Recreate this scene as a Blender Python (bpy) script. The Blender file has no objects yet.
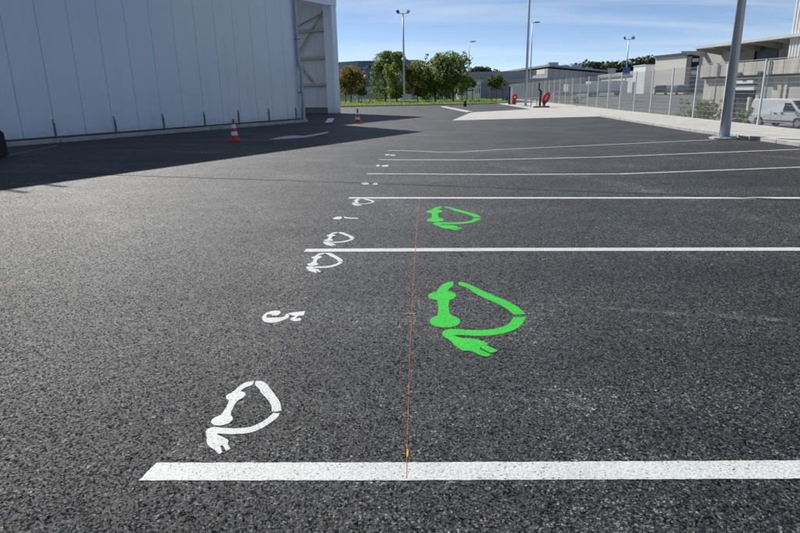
import bpy, math, random
from mathutils import Vector, Matrix
from mathutils.geometry import tessellate_polygon
random.seed(7)
sc = bpy.context.scene
col = sc.collection

# ------------------------------------------------------------------ camera
CAM_H = 1.55
FPX = 600.0
PITCH = math.atan((266.5 - 91.7) / FPX)
ROLL = 0.02
cp, sp, cr, sr = math.cos(PITCH), math.sin(PITCH), math.cos(ROLL), math.sin(ROLL)
FW = Vector((0, cp, -sp))
U0 = Vector((0, sp, cp))
RT = Vector((1, 0, 0)) * cr - U0 * sr
UP = Vector((1, 0, 0)) * sr + U0 * cr
cam_d = bpy.data.cameras.new('camera')
cam_d.sensor_width = 36.0
cam_d.lens = FPX / 800.0 * 36.0
cam_d.clip_start = 0.05
cam_d.clip_end = 6000
cam = bpy.data.objects.new('camera', cam_d)
cam.matrix_world = Matrix(((RT.x, UP.x, -FW.x, 0), (RT.y, UP.y, -FW.y, 0), (RT.z, UP.z, -FW.z, CAM_H), (0, 0, 0, 1)))
col.objects.link(cam)
sc.camera = cam

# ------------------------------------------------------------------ sky, sun, exposure
SUN_AZ = math.atan2(-0.507, 0.862)          # measured from +Y towards +X
SUN_EL = math.radians(38.9)
sc.view_settings.view_transform = 'Standard'
sc.view_settings.look = 'None'
sc.view_settings.gamma = 1.0
sc.view_settings.use_curve_mapping = False
sc.view_settings.exposure = 0.27
sc.cycles.use_denoising = True
world = bpy.data.worlds.new('World')
sc.world = world
world.use_nodes = True
wn, wl = world.node_tree.nodes, world.node_tree.links
wn.clear()
w_out = wn.new('ShaderNodeOutputWorld')
w_bg = wn.new('ShaderNodeBackground')
w_sky = wn.new('ShaderNodeTexSky')
w_sky.sky_type = 'NISHITA'
w_sky.sun_disc = False
w_sky.sun_elevation = SUN_EL
w_sky.sun_rotation = SUN_AZ
w_sky.altitude = 0
w_sky.air_density = 0.42
w_sky.dust_density = 0.12
w_sky.ozone_density = 1.4
w_bg.inputs['Strength'].default_value = 0.094
# thin cirrus: noise stretched over a flat cloud deck (direction / height)
w_tc = wn.new('ShaderNodeTexCoord')
w_sep = wn.new('ShaderNodeSeparateXYZ'); wl.new(w_tc.outputs['Generated'], w_sep.inputs[0])
w_z = wn.new('ShaderNodeMath'); w_z.operation = 'MAXIMUM'; w_z.inputs[1].default_value = 0.0; wl.new(w_sep.outputs['Z'], w_z.inputs[0])
w_za = wn.new('ShaderNodeMath'); w_za.operation = 'ADD'; w_za.inputs[1].default_value = 0.10; wl.new(w_z.outputs[0], w_za.inputs[0])
w_dx = wn.new('ShaderNodeMath'); w_dx.operation = 'DIVIDE'; wl.new(w_sep.outputs['X'], w_dx.inputs[0]); wl.new(w_za.outputs[0], w_dx.inputs[1])
w_dy = wn.new('ShaderNodeMath'); w_dy.operation = 'DIVIDE'; wl.new(w_sep.outputs['Y'], w_dy.inputs[0]); wl.new(w_za.outputs[0], w_dy.inputs[1])
w_cmb = wn.new('ShaderNodeCombineXYZ'); wl.new(w_dx.outputs[0], w_cmb.inputs[0]); wl.new(w_dy.outputs[0], w_cmb.inputs[1])
w_map = wn.new('ShaderNodeMapping'); wl.new(w_cmb.outputs[0], w_map.inputs[0])
w_map.inputs['Rotation'].default_value = (0, 0, math.radians(40))
w_map.inputs['Scale'].default_value = (0.25, 1.0, 1.0)
w_map.inputs['Location'].default_value = (5.0, 3.5, 0)
w_n1 = wn.new('ShaderNodeTexNoise'); wl.new(w_map.outputs[0], w_n1.inputs['Vector'])
w_n1.inputs['Scale'].default_value = 1.0; w_n1.inputs['Detail'].default_value = 6.0
w_n1.inputs['Roughness'].default_value = 0.55; w_n1.inputs['Distortion'].default_value = 0.6
w_r1 = wn.new('ShaderNodeValToRGB'); wl.new(w_n1.outputs['Fac'], w_r1.inputs[0])
w_r1.color_ramp.elements[0].position = 0.42; w_r1.color_ramp.elements[0].color = (0, 0, 0, 1)
w_r1.color_ramp.elements[1].position = 0.70; w_r1.color_ramp.elements[1].color = (0.54, 0.54, 0.54, 1)
w_mix = wn.new('ShaderNodeMix'); w_mix.data_type = 'RGBA'
wl.new(w_r1.outputs[0], w_mix.inputs['Factor']); wl.new(w_sky.outputs[0], w_mix.inputs['A'])
w_mix.inputs['B'].default_value = (6.7, 7.7, 8.4, 1)
wl.new(w_mix.outputs['Result'], w_bg.inputs['Color'])
wl.new(w_bg.outputs[0], w_out.inputs[0])

sun_d = bpy.data.lights.new('sun', 'SUN')
sun_d.energy = 5.0
sun_d.angle = math.radians(0.53)
sun_d.color = (1.0, 0.968, 0.925)
sun = bpy.data.objects.new('sun', sun_d)
to_sun = Vector((math.sin(SUN_AZ) * math.cos(SUN_EL), math.cos(SUN_AZ) * math.cos(SUN_EL), math.sin(SUN_EL)))
sun.rotation_euler = to_sun.to_track_quat('Z', 'Y').to_euler()
sun.location = (-30, 50, 60)
col.objects.link(sun)

# ------------------------------------------------------------------ measuring helpers (survey of the site)
def ray(x, y):
    return FW + RT * ((x - 400.0) / FPX) + UP * ((266.5 - y) / FPX)
def ground(x, y, z=0.0):
    d = ray(x, y); t = (z - CAM_H) / d.z
    return (d.x * t, d.y * t)
def at(x, y, Y):
    d = ray(x, y); t = Y / d.y
    return Vector((d.x * t, Y, CAM_H + d.z * t))

# ------------------------------------------------------------------ mesh helpers
class MB:
    def __init__(self):
        self.v = []; self.f = []
    def add(self, vs, fs):
        o = len(self.v)
        self.v += [tuple(p) for p in vs]
        self.f += [tuple(o + i for i in f) for f in fs]
        return self
    def box(self, x0, x1, y0, y1, z0, z1):
        return self.add([(x0, y0, z0), (x1, y0, z0), (x1, y1, z0), (x0, y1, z0), (x0, y0, z1), (x1, y0, z1), (x1, y1, z1), (x0, y1, z1)],
                        [(0, 3, 2, 1), (4, 5, 6, 7), (0, 1, 5, 4), (1, 2, 6, 5), (2, 3, 7, 6), (3, 0, 4, 7)])
    def bar(self, a, b, w, h=None, up=(0, 0, 1)):
        a, b = Vector(a), Vector(b); h = h or w
        d = (b - a).normalized(); u = Vector(up)
        if abs(d.dot(u)) > 0.95: u = Vector((1, 0, 0))
        s = d.cross(u).normalized() * (w / 2); t = s.cross(d).normalized() * (h / 2)
        return self.add([a - s - t, a + s - t, a + s + t, a - s + t, b - s - t, b + s - t, b + s + t, b - s + t],
                        [(0, 3, 2, 1), (4, 5, 6, 7), (0, 1, 5, 4), (1, 2, 6, 5), (2, 3, 7, 6), (3, 0, 4, 7)])
    def tube(self, a, b, r0, r1=None, n=12, cap=True):
        a, b = Vector(a), Vector(b); r1 = r0 if r1 is None else r1
        d = (b - a).normalized(); u = Vector((0, 0, 1)) if abs(d.z) < 0.9 else Vector((1, 0, 0))
        s = d.cross(u).normalized(); t = s.cross(d)
        vs = []
        for c, r in ((a, r0), (b, r1)):
            for i in range(n):
                q = 2 * math.pi * i / n
                vs.append(c + s * math.cos(q) * r + t * math.sin(q) * r)
        fs = [(i, (i + 1) % n, n + (i + 1) % n, n + i) for i in range(n)]
        if cap: fs += [tuple(reversed(range(n))), tuple(range(n, 2 * n))]
        return self.add(vs, fs)
    def lathe(self, prof, n=20, c=(0, 0)):
        vs = []; fs = []
        for r, z in prof:
            for i in range(n):
                q = 2 * math.pi * i / n
                vs.append((c[0] + r * math.cos(q), c[1] + r * math.sin(q), z))
        for k in range(len(prof) - 1):
            for i in range(n):
                fs.append((k * n + i, k * n + (i + 1) % n, (k + 1) * n + (i + 1) % n, (k + 1) * n + i))
        fs.append(tuple(reversed(range(n)))); fs.append(tuple(range((len(prof) - 1) * n, len(prof) * n)))
        return self.add(vs, fs)
    def prism(self, poly, z0, z1):
        poly = [tuple(p[:2]) for p in poly]
        a = sum(poly[i][0] * poly[(i + 1) % len(poly)][1] - poly[(i + 1) % len(poly)][0] * poly[i][1] for i in range(len(poly)))
        if a < 0: poly.reverse()
        n = len(poly)
        vs = [(x, y, z0) for x, y in poly] + [(x, y, z1) for x, y in poly]
        tri = tessellate_polygon([[Vector((x, y, 0)) for x, y in poly]])
        fs = [(i, (i + 1) % n, n + (i + 1) % n, n + i) for i in range(n)]
        for t in tri:
            p = [poly[i] for i in t]
            ar = (p[1][0] - p[0][0]) * (p[2][1] - p[0][1]) - (p[2][0] - p[0][0]) * (p[1][1] - p[0][1])
            t = tuple(t) if ar > 0 else tuple(reversed(t))
            fs.append(tuple(n + i for i in t)); fs.append(tuple(reversed(t)))
        return self.add(vs, fs)
    def xprism(self, prof, x0, x1):          # profile in (y, z) swept along x
        n = len(prof)
        vs = [(x0, y, z) for y, z in prof] + [(x1, y, z) for y, z in prof]
        fs = [(i, (i + 1) % n, n + (i + 1) % n, n + i) for i in range(n)]
        fs += [tuple(reversed(range(n))), tuple(range(n, 2 * n))]
        return self.add(vs, fs)
    def mesh(self, name, m, smooth=False):
        me = bpy.data.meshes.new(name)
        me.from_pydata(self.v, [], self.f)
        if m: me.materials.append(m)
        me.update()
        if smooth: me.shade_smooth()
        return me
    def build(self, name, m, parent=None, loc=None, rz=None, bevel=0.0, smooth=False, fix=True):
        me = self.mesh(name, m, smooth)
        if fix:
            import bmesh
            bm = bmesh.new(); bm.from_mesh(me); bmesh.ops.recalc_face_normals(bm, faces=bm.faces); bm.to_mesh(me); bm.free()
        o = bpy.data.objects.new(name, me); col.objects.link(o)
        if parent: o.parent = parent
        if loc is not None: o.location = loc
        if rz is not None: o.rotation_euler = (0, 0, rz)
        if bevel:
            b = o.modifiers.new('bevel', 'BEVEL'); b.width = bevel; b.segments = 2; b.limit_method = 'ANGLE'
        return o

def tag(o, label=None, cat=None, group=None, kind=None):
    if label: o['label'] = label
    if cat: o['category'] = cat
    if group: o['group'] = group
    if kind: o['kind'] = kind
    return o
def thing(name, label, cat, loc=(0, 0, 0), rz=0.0, group=None):
    o = bpy.data.objects.new(name, None); col.objects.link(o)
    o.empty_display_size = 0.2
    o.location = loc; o.rotation_euler = (0, 0, rz)
    return tag(o, label, cat, group)
def copy_obj(o, parent=None):
    c = o.copy(); col.objects.link(c); c.parent = parent
    return c
def copy_tree(o, parent=None):
    c = copy_obj(o, parent)
    for ch in [k for k in bpy.data.objects if k.parent == o]:
        copy_tree(ch, c)
    return c

# ------------------------------------------------------------------ material helpers
def node_mat(name):
    m = bpy.data.materials.new(name); m.use_nodes = True
    return m, m.node_tree.nodes, m.node_tree.links, m.node_tree.nodes['Principled BSDF']
def mat(name, c, rough=0.6, metal=0.0, var=0.12, scale=3.0, bump=0.0, bscale=None, c2=None, spec=0.5, coat=0.0, detail=5, stretch=None):
    m, n, l, b = node_mat(name)
    b.inputs['Roughness'].default_value = rough
    b.inputs['Metallic'].default_value = metal
    b.inputs['Specular IOR Level'].default_value = spec
    b.inputs['Coat Weight'].default_value = coat
    tc = n.new('ShaderNodeTexCoord')
    src = tc.outputs['Object']
    if stretch:
        mp = n.new('ShaderNodeMapping'); mp.inputs['Scale'].default_value = stretch; l.new(src, mp.inputs[0]); src = mp.outputs[0]
    nz = n.new('ShaderNodeTexNoise'); nz.inputs['Scale'].default_value = scale; nz.inputs['Detail'].default_value = detail
    l.new(src, nz.inputs['Vector'])
    rp = n.new('ShaderNodeValToRGB'); l.new(nz.outputs['Fac'], rp.inputs[0])
    rp.color_ramp.elements[0].position = 0.3; rp.color_ramp.elements[1].position = 0.7
    lo = c2 if c2 else tuple(x * (1 - var) for x in c); hi = c if c2 else tuple(min(1, x * (1 + var)) for x in c)
    rp.color_ramp.elements[0].color = (*lo, 1); rp.color_ramp.elements[1].color = (*hi, 1)
    l.new(rp.outputs[0], b.inputs['Base Color'])
    if bump:
        n2 = n.new('ShaderNodeTexNoise'); n2.inputs['Scale'].default_value = bscale or scale * 8; n2.inputs['Detail'].default_value = 4
        l.new(src, n2.inputs['Vector'])
        bp = n.new('ShaderNodeBump'); bp.inputs['Strength'].default_value = bump; bp.inputs['Distance'].default_value = 0.02
        l.new(n2.outputs['Fac'], bp.inputs['Height']); l.new(bp.outputs[0], b.inputs['Normal'])
    return m

def mathn(n, l, op, a, b=None, clamp=False):
    x = n.new('ShaderNodeMath'); x.operation = op; x.use_clamp = clamp
    for i, s in enumerate((a, b)):
        if s is None: continue
        if isinstance(s, (int, float)): x.inputs[i].default_value = s
        else: l.new(s, x.inputs[i])
    return x.outputs[0]
def ramp(n, l, src, p0, p1, c0=(0, 0, 0, 1), c1=(1, 1, 1, 1)):
    r = n.new('ShaderNodeValToRGB'); l.new(src, r.inputs[0])
    r.color_ramp.elements[0].position = p0; r.color_ramp.elements[1].position = p1
    r.color_ramp.elements[0].color = c0; r.color_ramp.elements[1].color = c1
    return r.outputs[0]
def noise(n, l, vec, scale, detail=4, rough=0.55, dist=0.0):
    t = n.new('ShaderNodeTexNoise'); l.new(vec, t.inputs['Vector'])
    t.inputs['Scale'].default_value = scale; t.inputs['Detail'].default_value = detail
    t.inputs['Roughness'].default_value = rough; t.inputs['Distortion'].default_value = dist
    return t.outputs['Fac']
def mixc(n, l, f, a, b, mode='MIX'):
    x = n.new('ShaderNodeMix'); x.data_type = 'RGBA'; x.blend_type = mode
    for k, s in (('Factor', f), ('A', a), ('B', b)):
        if isinstance(s, (int, float)): x.inputs[k].default_value = s
        elif isinstance(s, tuple): x.inputs[k].default_value = s
        else: l.new(s, x.inputs[k])
    return x.outputs['Result']

def asphalt_nodes(n, l, vec):
    """stone-in-bitumen colour and height, shared by the asphalt and by worn paint"""
    v1 = n.new('ShaderNodeTexVoronoi'); v1.inputs['Scale'].default_value = 112.0; l.new(vec, v1.inputs['Vector'])
    v1.inputs['Randomness'].default_value = 1.0
    v2 = n.new('ShaderNodeTexVoronoi'); v2.inputs['Scale'].default_value = 95.0; l.new(vec, v2.inputs['Vector'])
    sepc = n.new('ShaderNodeSeparateColor'); l.new(v1.outputs['Color'], sepc.inputs[0])
    sepd = n.new('ShaderNodeSeparateColor'); l.new(v2.outputs['Color'], sepd.inputs[0])
    chip = ramp(n, l, sepc.outputs[0], 0.42, 0.95, (0.002, 0.002, 0.0025, 1), (0.19, 0.189, 0.188, 1))
    chip2 = ramp(n, l, sepd.outputs[1], 0.955, 0.995, (0, 0, 0, 1), (0.16, 0.158, 0.152, 1))
    gap = ramp(n, l, v1.outputs['Distance'], 0.42, 0.72, (1, 1, 1, 1), (0.12, 0.12, 0.12, 1))
    c = mixc(n, l, 1.0, chip, chip2, 'ADD')
    c = mixc(n, l, 1.0, c, gap, 'MULTIPLY')
    hh = mathn(n, l, 'ADD', mathn(n, l, 'MULTIPLY', sepc.outputs[1], 0.6), mathn(n, l, 'SUBTRACT', 0.5, v1.outputs['Distance']))
    h2 = mathn(n, l, 'SUBTRACT', 0.6, v2.outputs['Distance'])
    h = mathn(n, l, 'ADD', hh, mathn(n, l, 'MULTIPLY', h2, 0.5))
    # every stone shows a facet of its own tilt
    nrm = n.new('ShaderNodeNewGeometry').outputs['Normal']
    acc = nrm
    for src, k in ((v1, 1.75), (v2, 0.8)):
        sb = n.new('ShaderNodeVectorMath'); sb.operation = 'SUBTRACT'; l.new(src.outputs['Color'], sb.inputs[0]); sb.inputs[1].default_value = (.5, .5, .5)
        sc_ = n.new('ShaderNodeVectorMath'); sc_.operation = 'MULTIPLY'; l.new(sb.outputs[0], sc_.inputs[0]); sc_.inputs[1].default_value = (k, k, 0)
        ad = n.new('ShaderNodeVectorMath'); ad.operation = 'ADD'; l.new(acc, ad.inputs[0]); l.new(sc_.outputs[0], ad.inputs[1]); acc = ad.outputs[0]
    nm = n.new('ShaderNodeVectorMath'); nm.operation = 'NORMALIZE'; l.new(acc, nm.inputs[0])
    return c, h, nm.outputs[0]

def asphalt_mat():
    m, n, l, b = node_mat('asphalt')
    g = n.new('ShaderNodeNewGeometry'); vec = g.outputs['Position']
    c, h, fn = asphalt_nodes(n, l, vec)
    big = noise(n, l, vec, 0.35, 5, 0.6, 0.4)
    mid = noise(n, l, vec, 3.2, 5, 0.62)
    fine = noise(n, l, vec, 15.0, 5, 0.85)
    mp = n.new('ShaderNodeMapping'); mp.inputs['Rotation'].default_value = (0, 0, 0.06); mp.inputs['Scale'].default_value = (0.16, 1.7, 1); l.new(vec, mp.inputs[0])
    streak = noise(n, l, mp.outputs[0], 1.0, 5, 0.6, 0.3)
    f1 = ramp(n, l, big, 0.32, 0.70, (0.54, 0.54, 0.54, 1), (1.38, 1.375, 1.36, 1))
    f2 = ramp(n, l, mid, 0.30, 0.72, (0.76, 0.76, 0.77, 1), (1.25, 1.25, 1.24, 1))
    f3 = ramp(n, l, fine, 0.34, 0.66, (0.42, 0.42, 0.42, 1), (1.62, 1.62, 1.62, 1))
    f4 = ramp(n, l, streak, 0.34, 0.74, (0.78, 0.78, 0.78, 1), (1.55, 1.54, 1.51, 1))
    wv = n.new('ShaderNodeTexWave'); wv.wave_type = 'RINGS'; wv.rings_direction = 'Z'; wv.inputs['Scale'].default_value = 0.16
    wv.inputs['Distortion'].default_value = 5.0; wv.inputs['Detail'].default_value = 2.0; wv.inputs['Detail Scale'].default_value = 0.25
    mpw = n.new('ShaderNodeMapping'); mpw.inputs['Location'].default_value = (14.0, -3.0, 0); l.new(vec, mpw.inputs[0]); l.new(mpw.outputs[0], wv.inputs['Vector'])
    tyre = mathn(n, l, 'MULTIPLY', ramp(n, l, wv.outputs['Fac'], 0.80, 0.97), ramp(n, l, big, 0.42, 0.62))
    f6 = mixc(n, l, tyre, (1, 1, 1, 1), (1.6, 1.59, 1.57, 1))
    v3 = n.new('ShaderNodeTexVoronoi'); v3.inputs['Scale'].default_value = 27.0; l.new(vec, v3.inputs['Vector'])
    s3 = n.new('ShaderNodeSeparateColor'); l.new(v3.outputs['Color'], s3.inputs[0])
    f5 = ramp(n, l, s3.outputs[2], 0.0, 1.0, (0.72, 0.72, 0.72, 1), (1.30, 1.30, 1.30, 1))
    for f in (f1, f2, f3, f4, f5, f6): c = mixc(n, l, 1.0, c, f, 'MULTIPLY')
    # rubbed, dusty scuffs: small pale scratches
    mp2 = n.new('ShaderNodeMapping'); mp2.inputs['Rotation'].default_value = (0, 0, 0.2); mp2.inputs['Scale'].default_value = (2.2, 14.0, 1); l.new(vec, mp2.inputs[0])
    sc1 = noise(n, l, mp2.outputs[0], 1.0, 4, 0.6, 0.5)
    sc2 = noise(n, l, vec, 1.1, 2)
    scm = mathn(n, l, 'MULTIPLY', ramp(n, l, sc1, 0.68, 0.80), ramp(n, l, sc2, 0.52, 0.66))
    c = mixc(n, l, mathn(n, l, 'MULTIPLY', scm, 0.7), c, (0.19, 0.185, 0.175, 1))
    # pale grit along a paving seam that runs across the right-hand bays
    sa, sb_ = Vector(ground(430, 296)), Vector(ground(800, 321)); sd = (sb_ - sa).normalized(); sn = Vector((-sd.y, sd.x))
    dt = n.new('ShaderNodeVectorMath'); dt.operation = 'DOT_PRODUCT'; l.new(vec, dt.inputs[0]); dt.inputs[1].default_value = (sn.x, sn.y, 0)
    al = n.new('ShaderNodeVectorMath'); al.operation = 'DOT_PRODUCT'; l.new(vec, al.inputs[0]); al.inputs[1].default_value = (sd.x, sd.y, 0)
    dd = mathn(n, l, 'ABSOLUTE', mathn(n, l, 'ADD', mathn(n, l, 'SUBTRACT', dt.outputs['Value'], sa.dot(sn)), mathn(n, l, 'MULTIPLY', mathn(n, l, 'SUBTRACT', noise(n, l, vec, 2.0, 3), 0.5), 0.10)))
    seam = mathn(n, l, 'MULTIPLY', ramp(n, l, dd, 0.004, 0.05, (1, 1, 1, 1), (0, 0, 0, 1)), ramp(n, l, noise(n, l, vec, 5.0, 5, 0.7), 0.42, 0.66))
    seam = mathn(n, l, 'MULTIPLY', seam, ramp(n, l, mathn(n, l, 'MULTIPLY', mathn(n, l, 'SUBTRACT', al.outputs['Value'], sa.dot(sd)), 0.5), 0.0, 0.4))
    c = mixc(n, l, mathn(n, l, 'MULTIPLY', seam, 0.75), c, (0.17, 0.165, 0.155, 1))
    l.new(c, b.inputs['Base Color'])
    rr = ramp(n, l, mid, 0.3, 0.7, (0.48, 0.48, 0.48, 1), (0.60, 0.60, 0.60, 1))
    l.new(rr, b.inputs['Roughness'])
    b.inputs['Specular IOR Level'].default_value = 0.25
    bp = n.new('ShaderNodeBump'); bp.inputs['Strength'].default_value = 0.45; bp.inputs['Distance'].default_value = 0.004
    l.new(h, bp.inputs['Height']); l.new(fn, bp.inputs['Normal'])
    bp2 = n.new('ShaderNodeBump'); bp2.inputs['Strength'].default_value = 0.35; bp2.inputs['Distance'].default_value = 0.05
    l.new(mathn(n, l, 'ADD', mid, mathn(n, l, 'MULTIPLY', fine, 0.45)), bp2.inputs['Height']); l.new(bp.outputs[0], bp2.inputs['Normal'])
    l.new(bp2.outputs[0], b.inputs['Normal'])
    return m

def paint_mat(name, c, wear=0.07, rough=0.55):
    m, n, l, b = node_mat(name)
    g = n.new('ShaderNodeNewGeometry'); vec = g.outputs['Position']
    ac, h, fn = asphalt_nodes(n, l, vec)
    v = n.new('ShaderNodeTexVoronoi'); v.inputs['Scale'].default_value = 170.0; l.new(vec, v.inputs['Vector'])
    sp_ = n.new('ShaderNodeSeparateColor'); l.new(v.outputs['Color'], sp_.inputs[0])
    patch = noise(n, l, vec, 7.0, 4)
    thr = mathn(n, l, 'MULTIPLY', ramp(n, l, patch, 0.35, 0.75), wear * 2)
    holes = mathn(n, l, 'LESS_THAN', sp_.outputs[0], thr)
    fine = noise(n, l, vec, 90, 4, 0.7)
    tone = ramp(n, l, fine, 0.34, 0.60, (0.58, 0.58, 0.58, 1), (1.04, 1.04, 1.04, 1))
    dirt_shade = ramp(n, l, noise(n, l, vec, 2.3, 4), 0.3, 0.75, (0.84, 0.835, 0.82, 1), (1.02, 1.02, 1.02, 1))
    base = mixc(n, l, 1.0, mixc(n, l, 1.0, (*c, 1), tone, 'MULTIPLY'), dirt_shade, 'MULTIPLY')
    l.new(mixc(n, l, mathn(n, l, 'MULTIPLY', holes, 0.85), base, ac), b.inputs['Base Color'])
    b.inputs['Roughness'].default_value = rough
    b.inputs['Specular IOR Level'].default_value = 0.15
    bp = n.new('ShaderNodeBump'); bp.inputs['Strength'].default_value = 0.3; bp.inputs['Distance'].default_value = 0.003
    l.new(h, bp.inputs['Height']); l.new(bp.outputs[0], b.inputs['Normal'])
    return m

M = {}
M['asphalt'] = asphalt_mat()
M['white_paint'] = paint_mat('white_road_paint', (0.68, 0.69, 0.68), wear=0.035)
M['green_paint'] = paint_mat('green_road_paint', (0.040, 0.60, 0.050), wear=0.06)
M['faded_paint'] = paint_mat('faded_road_paint', (0.60, 0.60, 0.58), wear=0.2)
M['orange_chalk'] = paint_mat('orange_chalk', (0.55, 0.17, 0.09), wear=0.45)
M['yellow_crayon'] = paint_mat('yellow_crayon', (0.62, 0.36, 0.05), wear=0.15)
M['tan_crayon'] = paint_mat('tan_crayon', (0.34, 0.28, 0.18), wear=0.8)
M['tar'] = mat('tar_joint', (0.006, 0.006, 0.007), 0.9, bump=0.3, scale=20)
M['dry_soil'] = mat('dry_grass_ground', (0.20, 0.17, 0.09), 0.95, var=0.3, c2=(0.11, 0.12, 0.05), scale=0.8, bump=0.6, bscale=14)
M['yard'] = mat('yard_asphalt', (0.11, 0.11, 0.105), 0.85, var=0.25, scale=0.4, bump=0.3, bscale=60)
M['concrete'] = mat('pavement_concrete', (0.42, 0.405, 0.37), 0.85, var=0.14, scale=1.3, bump=0.25, bscale=45)
M['kerb'] = mat('kerb_concrete', (0.46, 0.45, 0.42), 0.85, var=0.15, scale=4, bump=0.25, bscale=60)
M['plinth'] = mat('plinth_concrete', (0.40, 0.40, 0.39), 0.8, var=0.2, scale=2.5, bump=0.25, bscale=40)
M['grass'] = mat('verge_turf', (0.19, 0.30, 0.05), 0.9, c2=(0.10, 0.18, 0.03), scale=0.6, bump=0.6, bscale=9)
M['panel'] = mat('grey_cladding', (0.63, 0.71, 0.83), 0.34, var=0.02, scale=0.35, bump=0.05, bscale=0.9, spec=0.5, coat=1.0)
M['panel'].node_tree.nodes['Principled BSDF'].inputs['Coat Roughness'].default_value = 0.16
def add_foot_shade_and_runs(m, dirt_shade, height):
    # dark reflection painted as ragged darkening along the foot, plus faint stain runs
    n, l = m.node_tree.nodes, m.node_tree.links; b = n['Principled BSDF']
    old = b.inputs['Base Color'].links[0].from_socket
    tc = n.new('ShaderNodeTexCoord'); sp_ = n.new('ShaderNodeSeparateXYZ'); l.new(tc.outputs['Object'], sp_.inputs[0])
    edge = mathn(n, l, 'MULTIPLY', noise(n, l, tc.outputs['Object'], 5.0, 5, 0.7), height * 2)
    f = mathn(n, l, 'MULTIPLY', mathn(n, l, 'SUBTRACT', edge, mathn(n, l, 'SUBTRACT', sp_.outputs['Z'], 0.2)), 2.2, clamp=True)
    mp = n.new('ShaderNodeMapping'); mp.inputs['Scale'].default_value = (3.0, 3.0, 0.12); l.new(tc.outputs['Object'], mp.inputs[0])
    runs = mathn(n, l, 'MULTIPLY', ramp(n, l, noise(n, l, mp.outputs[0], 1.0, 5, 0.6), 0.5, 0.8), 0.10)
    l.new(mixc(n, l, mathn(n, l, 'MAXIMUM', mathn(n, l, 'MULTIPLY', f, 0.5), runs), old, dirt_shade), b.inputs['Base Color'])
add_foot_shade_and_runs(M['panel'], (0.30, 0.31, 0.31, 1), 0.32)
M['panel_back'] = mat('cladding_joint', (0.13, 0.14, 0.16), 0.7)
M['panel_in'] = mat('inner_cladding', (0.60, 0.64, 0.68), 0.55, var=0.06, scale=0.7)
M['steel_beige'] = mat('primed_steel', (0.46, 0.42, 0.34), 0.6, var=0.12, scale=2)
M['galv'] = mat('galvanised_steel', (0.36, 0.40, 0.44), 0.45, metal=0.35, var=0.1, scale=5)
M['galv_dark'] = mat('dull_steel', (0.16, 0.175, 0.19), 0.55, metal=0.3, var=0.15, scale=6)
M['pole'] = mat('lamp_column_steel', (0.46, 0.51, 0.56), 0.42, metal=0.25, var=0.07, scale=3, stretch=(1, 1, 0.2))
M['lamp_head'] = mat('lamp_housing', (0.06, 0.065, 0.07), 0.5)
M['lamp_glass'] = mat('lamp_lens', (0.55, 0.57, 0.58), 0.15)
M['black'] = mat('black_rubber', (0.012, 0.012, 0.013), 0.7, var=0.3)
M['cap_white'] = mat('white_cap', (0.75, 0.75, 0.73), 0.5, var=0.05)
M['cone_red'] = mat('cone_orange_red', (0.55, 0.045, 0.02), 0.5, var=0.12, scale=8)
M['cone_white'] = mat('cone_reflective_white', (0.78, 0.77, 0.74), 0.4, var=0.06, scale=8)
M['wire'] = mat('fence_wire', (0.62, 0.64, 0.64), 0.5, metal=0.1, var=0.05)
M['post'] = mat('fence_post', (0.62, 0.64, 0.64), 0.5, metal=0.1, var=0.08)
M['beige_conc'] = mat('beige_panel_concrete', (0.52, 0.48, 0.41), 0.85, var=0.2, scale=1.6, bump=0.15, bscale=20, stretch=(1, 1, 0.2))
M['grey_conc'] = mat('grey_panel_concrete', (0.40, 0.39, 0.36), 0.88, var=0.14, scale=0.7, bump=0.15, bscale=20, stretch=(1, 1, 0.4))
M['roof_edge'] = mat('pale_roof_edge', (0.55, 0.56, 0.55), 0.6, var=0.08)
M['dark_roof'] = mat('dark_roof_edge', (0.06, 0.062, 0.065), 0.7)
M['white_clad'] = mat('white_cladding', (0.74, 0.74, 0.72), 0.5, var=0.05, scale=0.5)
M['shutter'] = mat('grey_shutter', (0.12, 0.13, 0.14), 0.5, metal=0.2)
M['door_grey'] = mat('grey_green_door', (0.34, 0.38, 0.37), 0.55)
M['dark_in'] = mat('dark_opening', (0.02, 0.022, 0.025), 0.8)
M['glass'] = mat('dark_glass', (0.02, 0.028, 0.032), 0.06, spec=0.7)
M['hall_grey'] = mat('pale_grey_cladding', (0.36, 0.38, 0.40), 0.55, var=0.06, scale=0.2)
M['hall_blue'] = mat('blue_grey_cladding', (0.26, 0.31, 0.38), 0.5, var=0.06, scale=0.2)
M['hall_roof'] = mat('grey_sheet_roof', (0.24, 0.26, 0.29), 0.5, var=0.08, scale=0.3)
M['cream'] = mat('cream_render', (0.62, 0.59, 0.52), 0.8, var=0.08, scale=0.5)
M['cream_panel'] = mat('cream_cladding', (0.66, 0.63, 0.56), 0.7, var=0.06, scale=0.8, stretch=(.1, .1, 3))
M['slate_wall'] = mat('slate_blue_wall', (0.15, 0.19, 0.27), 0.55, var=0.08, scale=0.4)
M['logo_blue'] = mat('logo_blue', (0.015, 0.02, 0.11), 0.5)
M['logo_green'] = mat('logo_green', (0.35, 0.62, 0.55), 0.5)
M['car_white'] = mat('white_car_paint', (0.86, 0.865, 0.87), 0.25, var=0.02, coat=0.6)
M['car_silver'] = mat('silver_car_paint', (0.45, 0.47, 0.49), 0.3, metal=0.4, var=0.03, coat=0.5)
M['car_dark'] = mat('dark_car_paint', (0.035, 0.04, 0.05), 0.25, var=0.1, coat=0.6)
M['car_blue'] = mat('grey_blue_car_paint', (0.10, 0.14, 0.19), 0.28, var=0.05, coat=0.6)
M['trim'] = mat('black_plastic', (0.02, 0.02, 0.021), 0.6)
M['rim'] = mat('wheel_rim', (0.42, 0.43, 0.44), 0.35, metal=0.6)
M['lens'] = mat('headlamp_lens', (0.6, 0.62, 0.64), 0.1)
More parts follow.
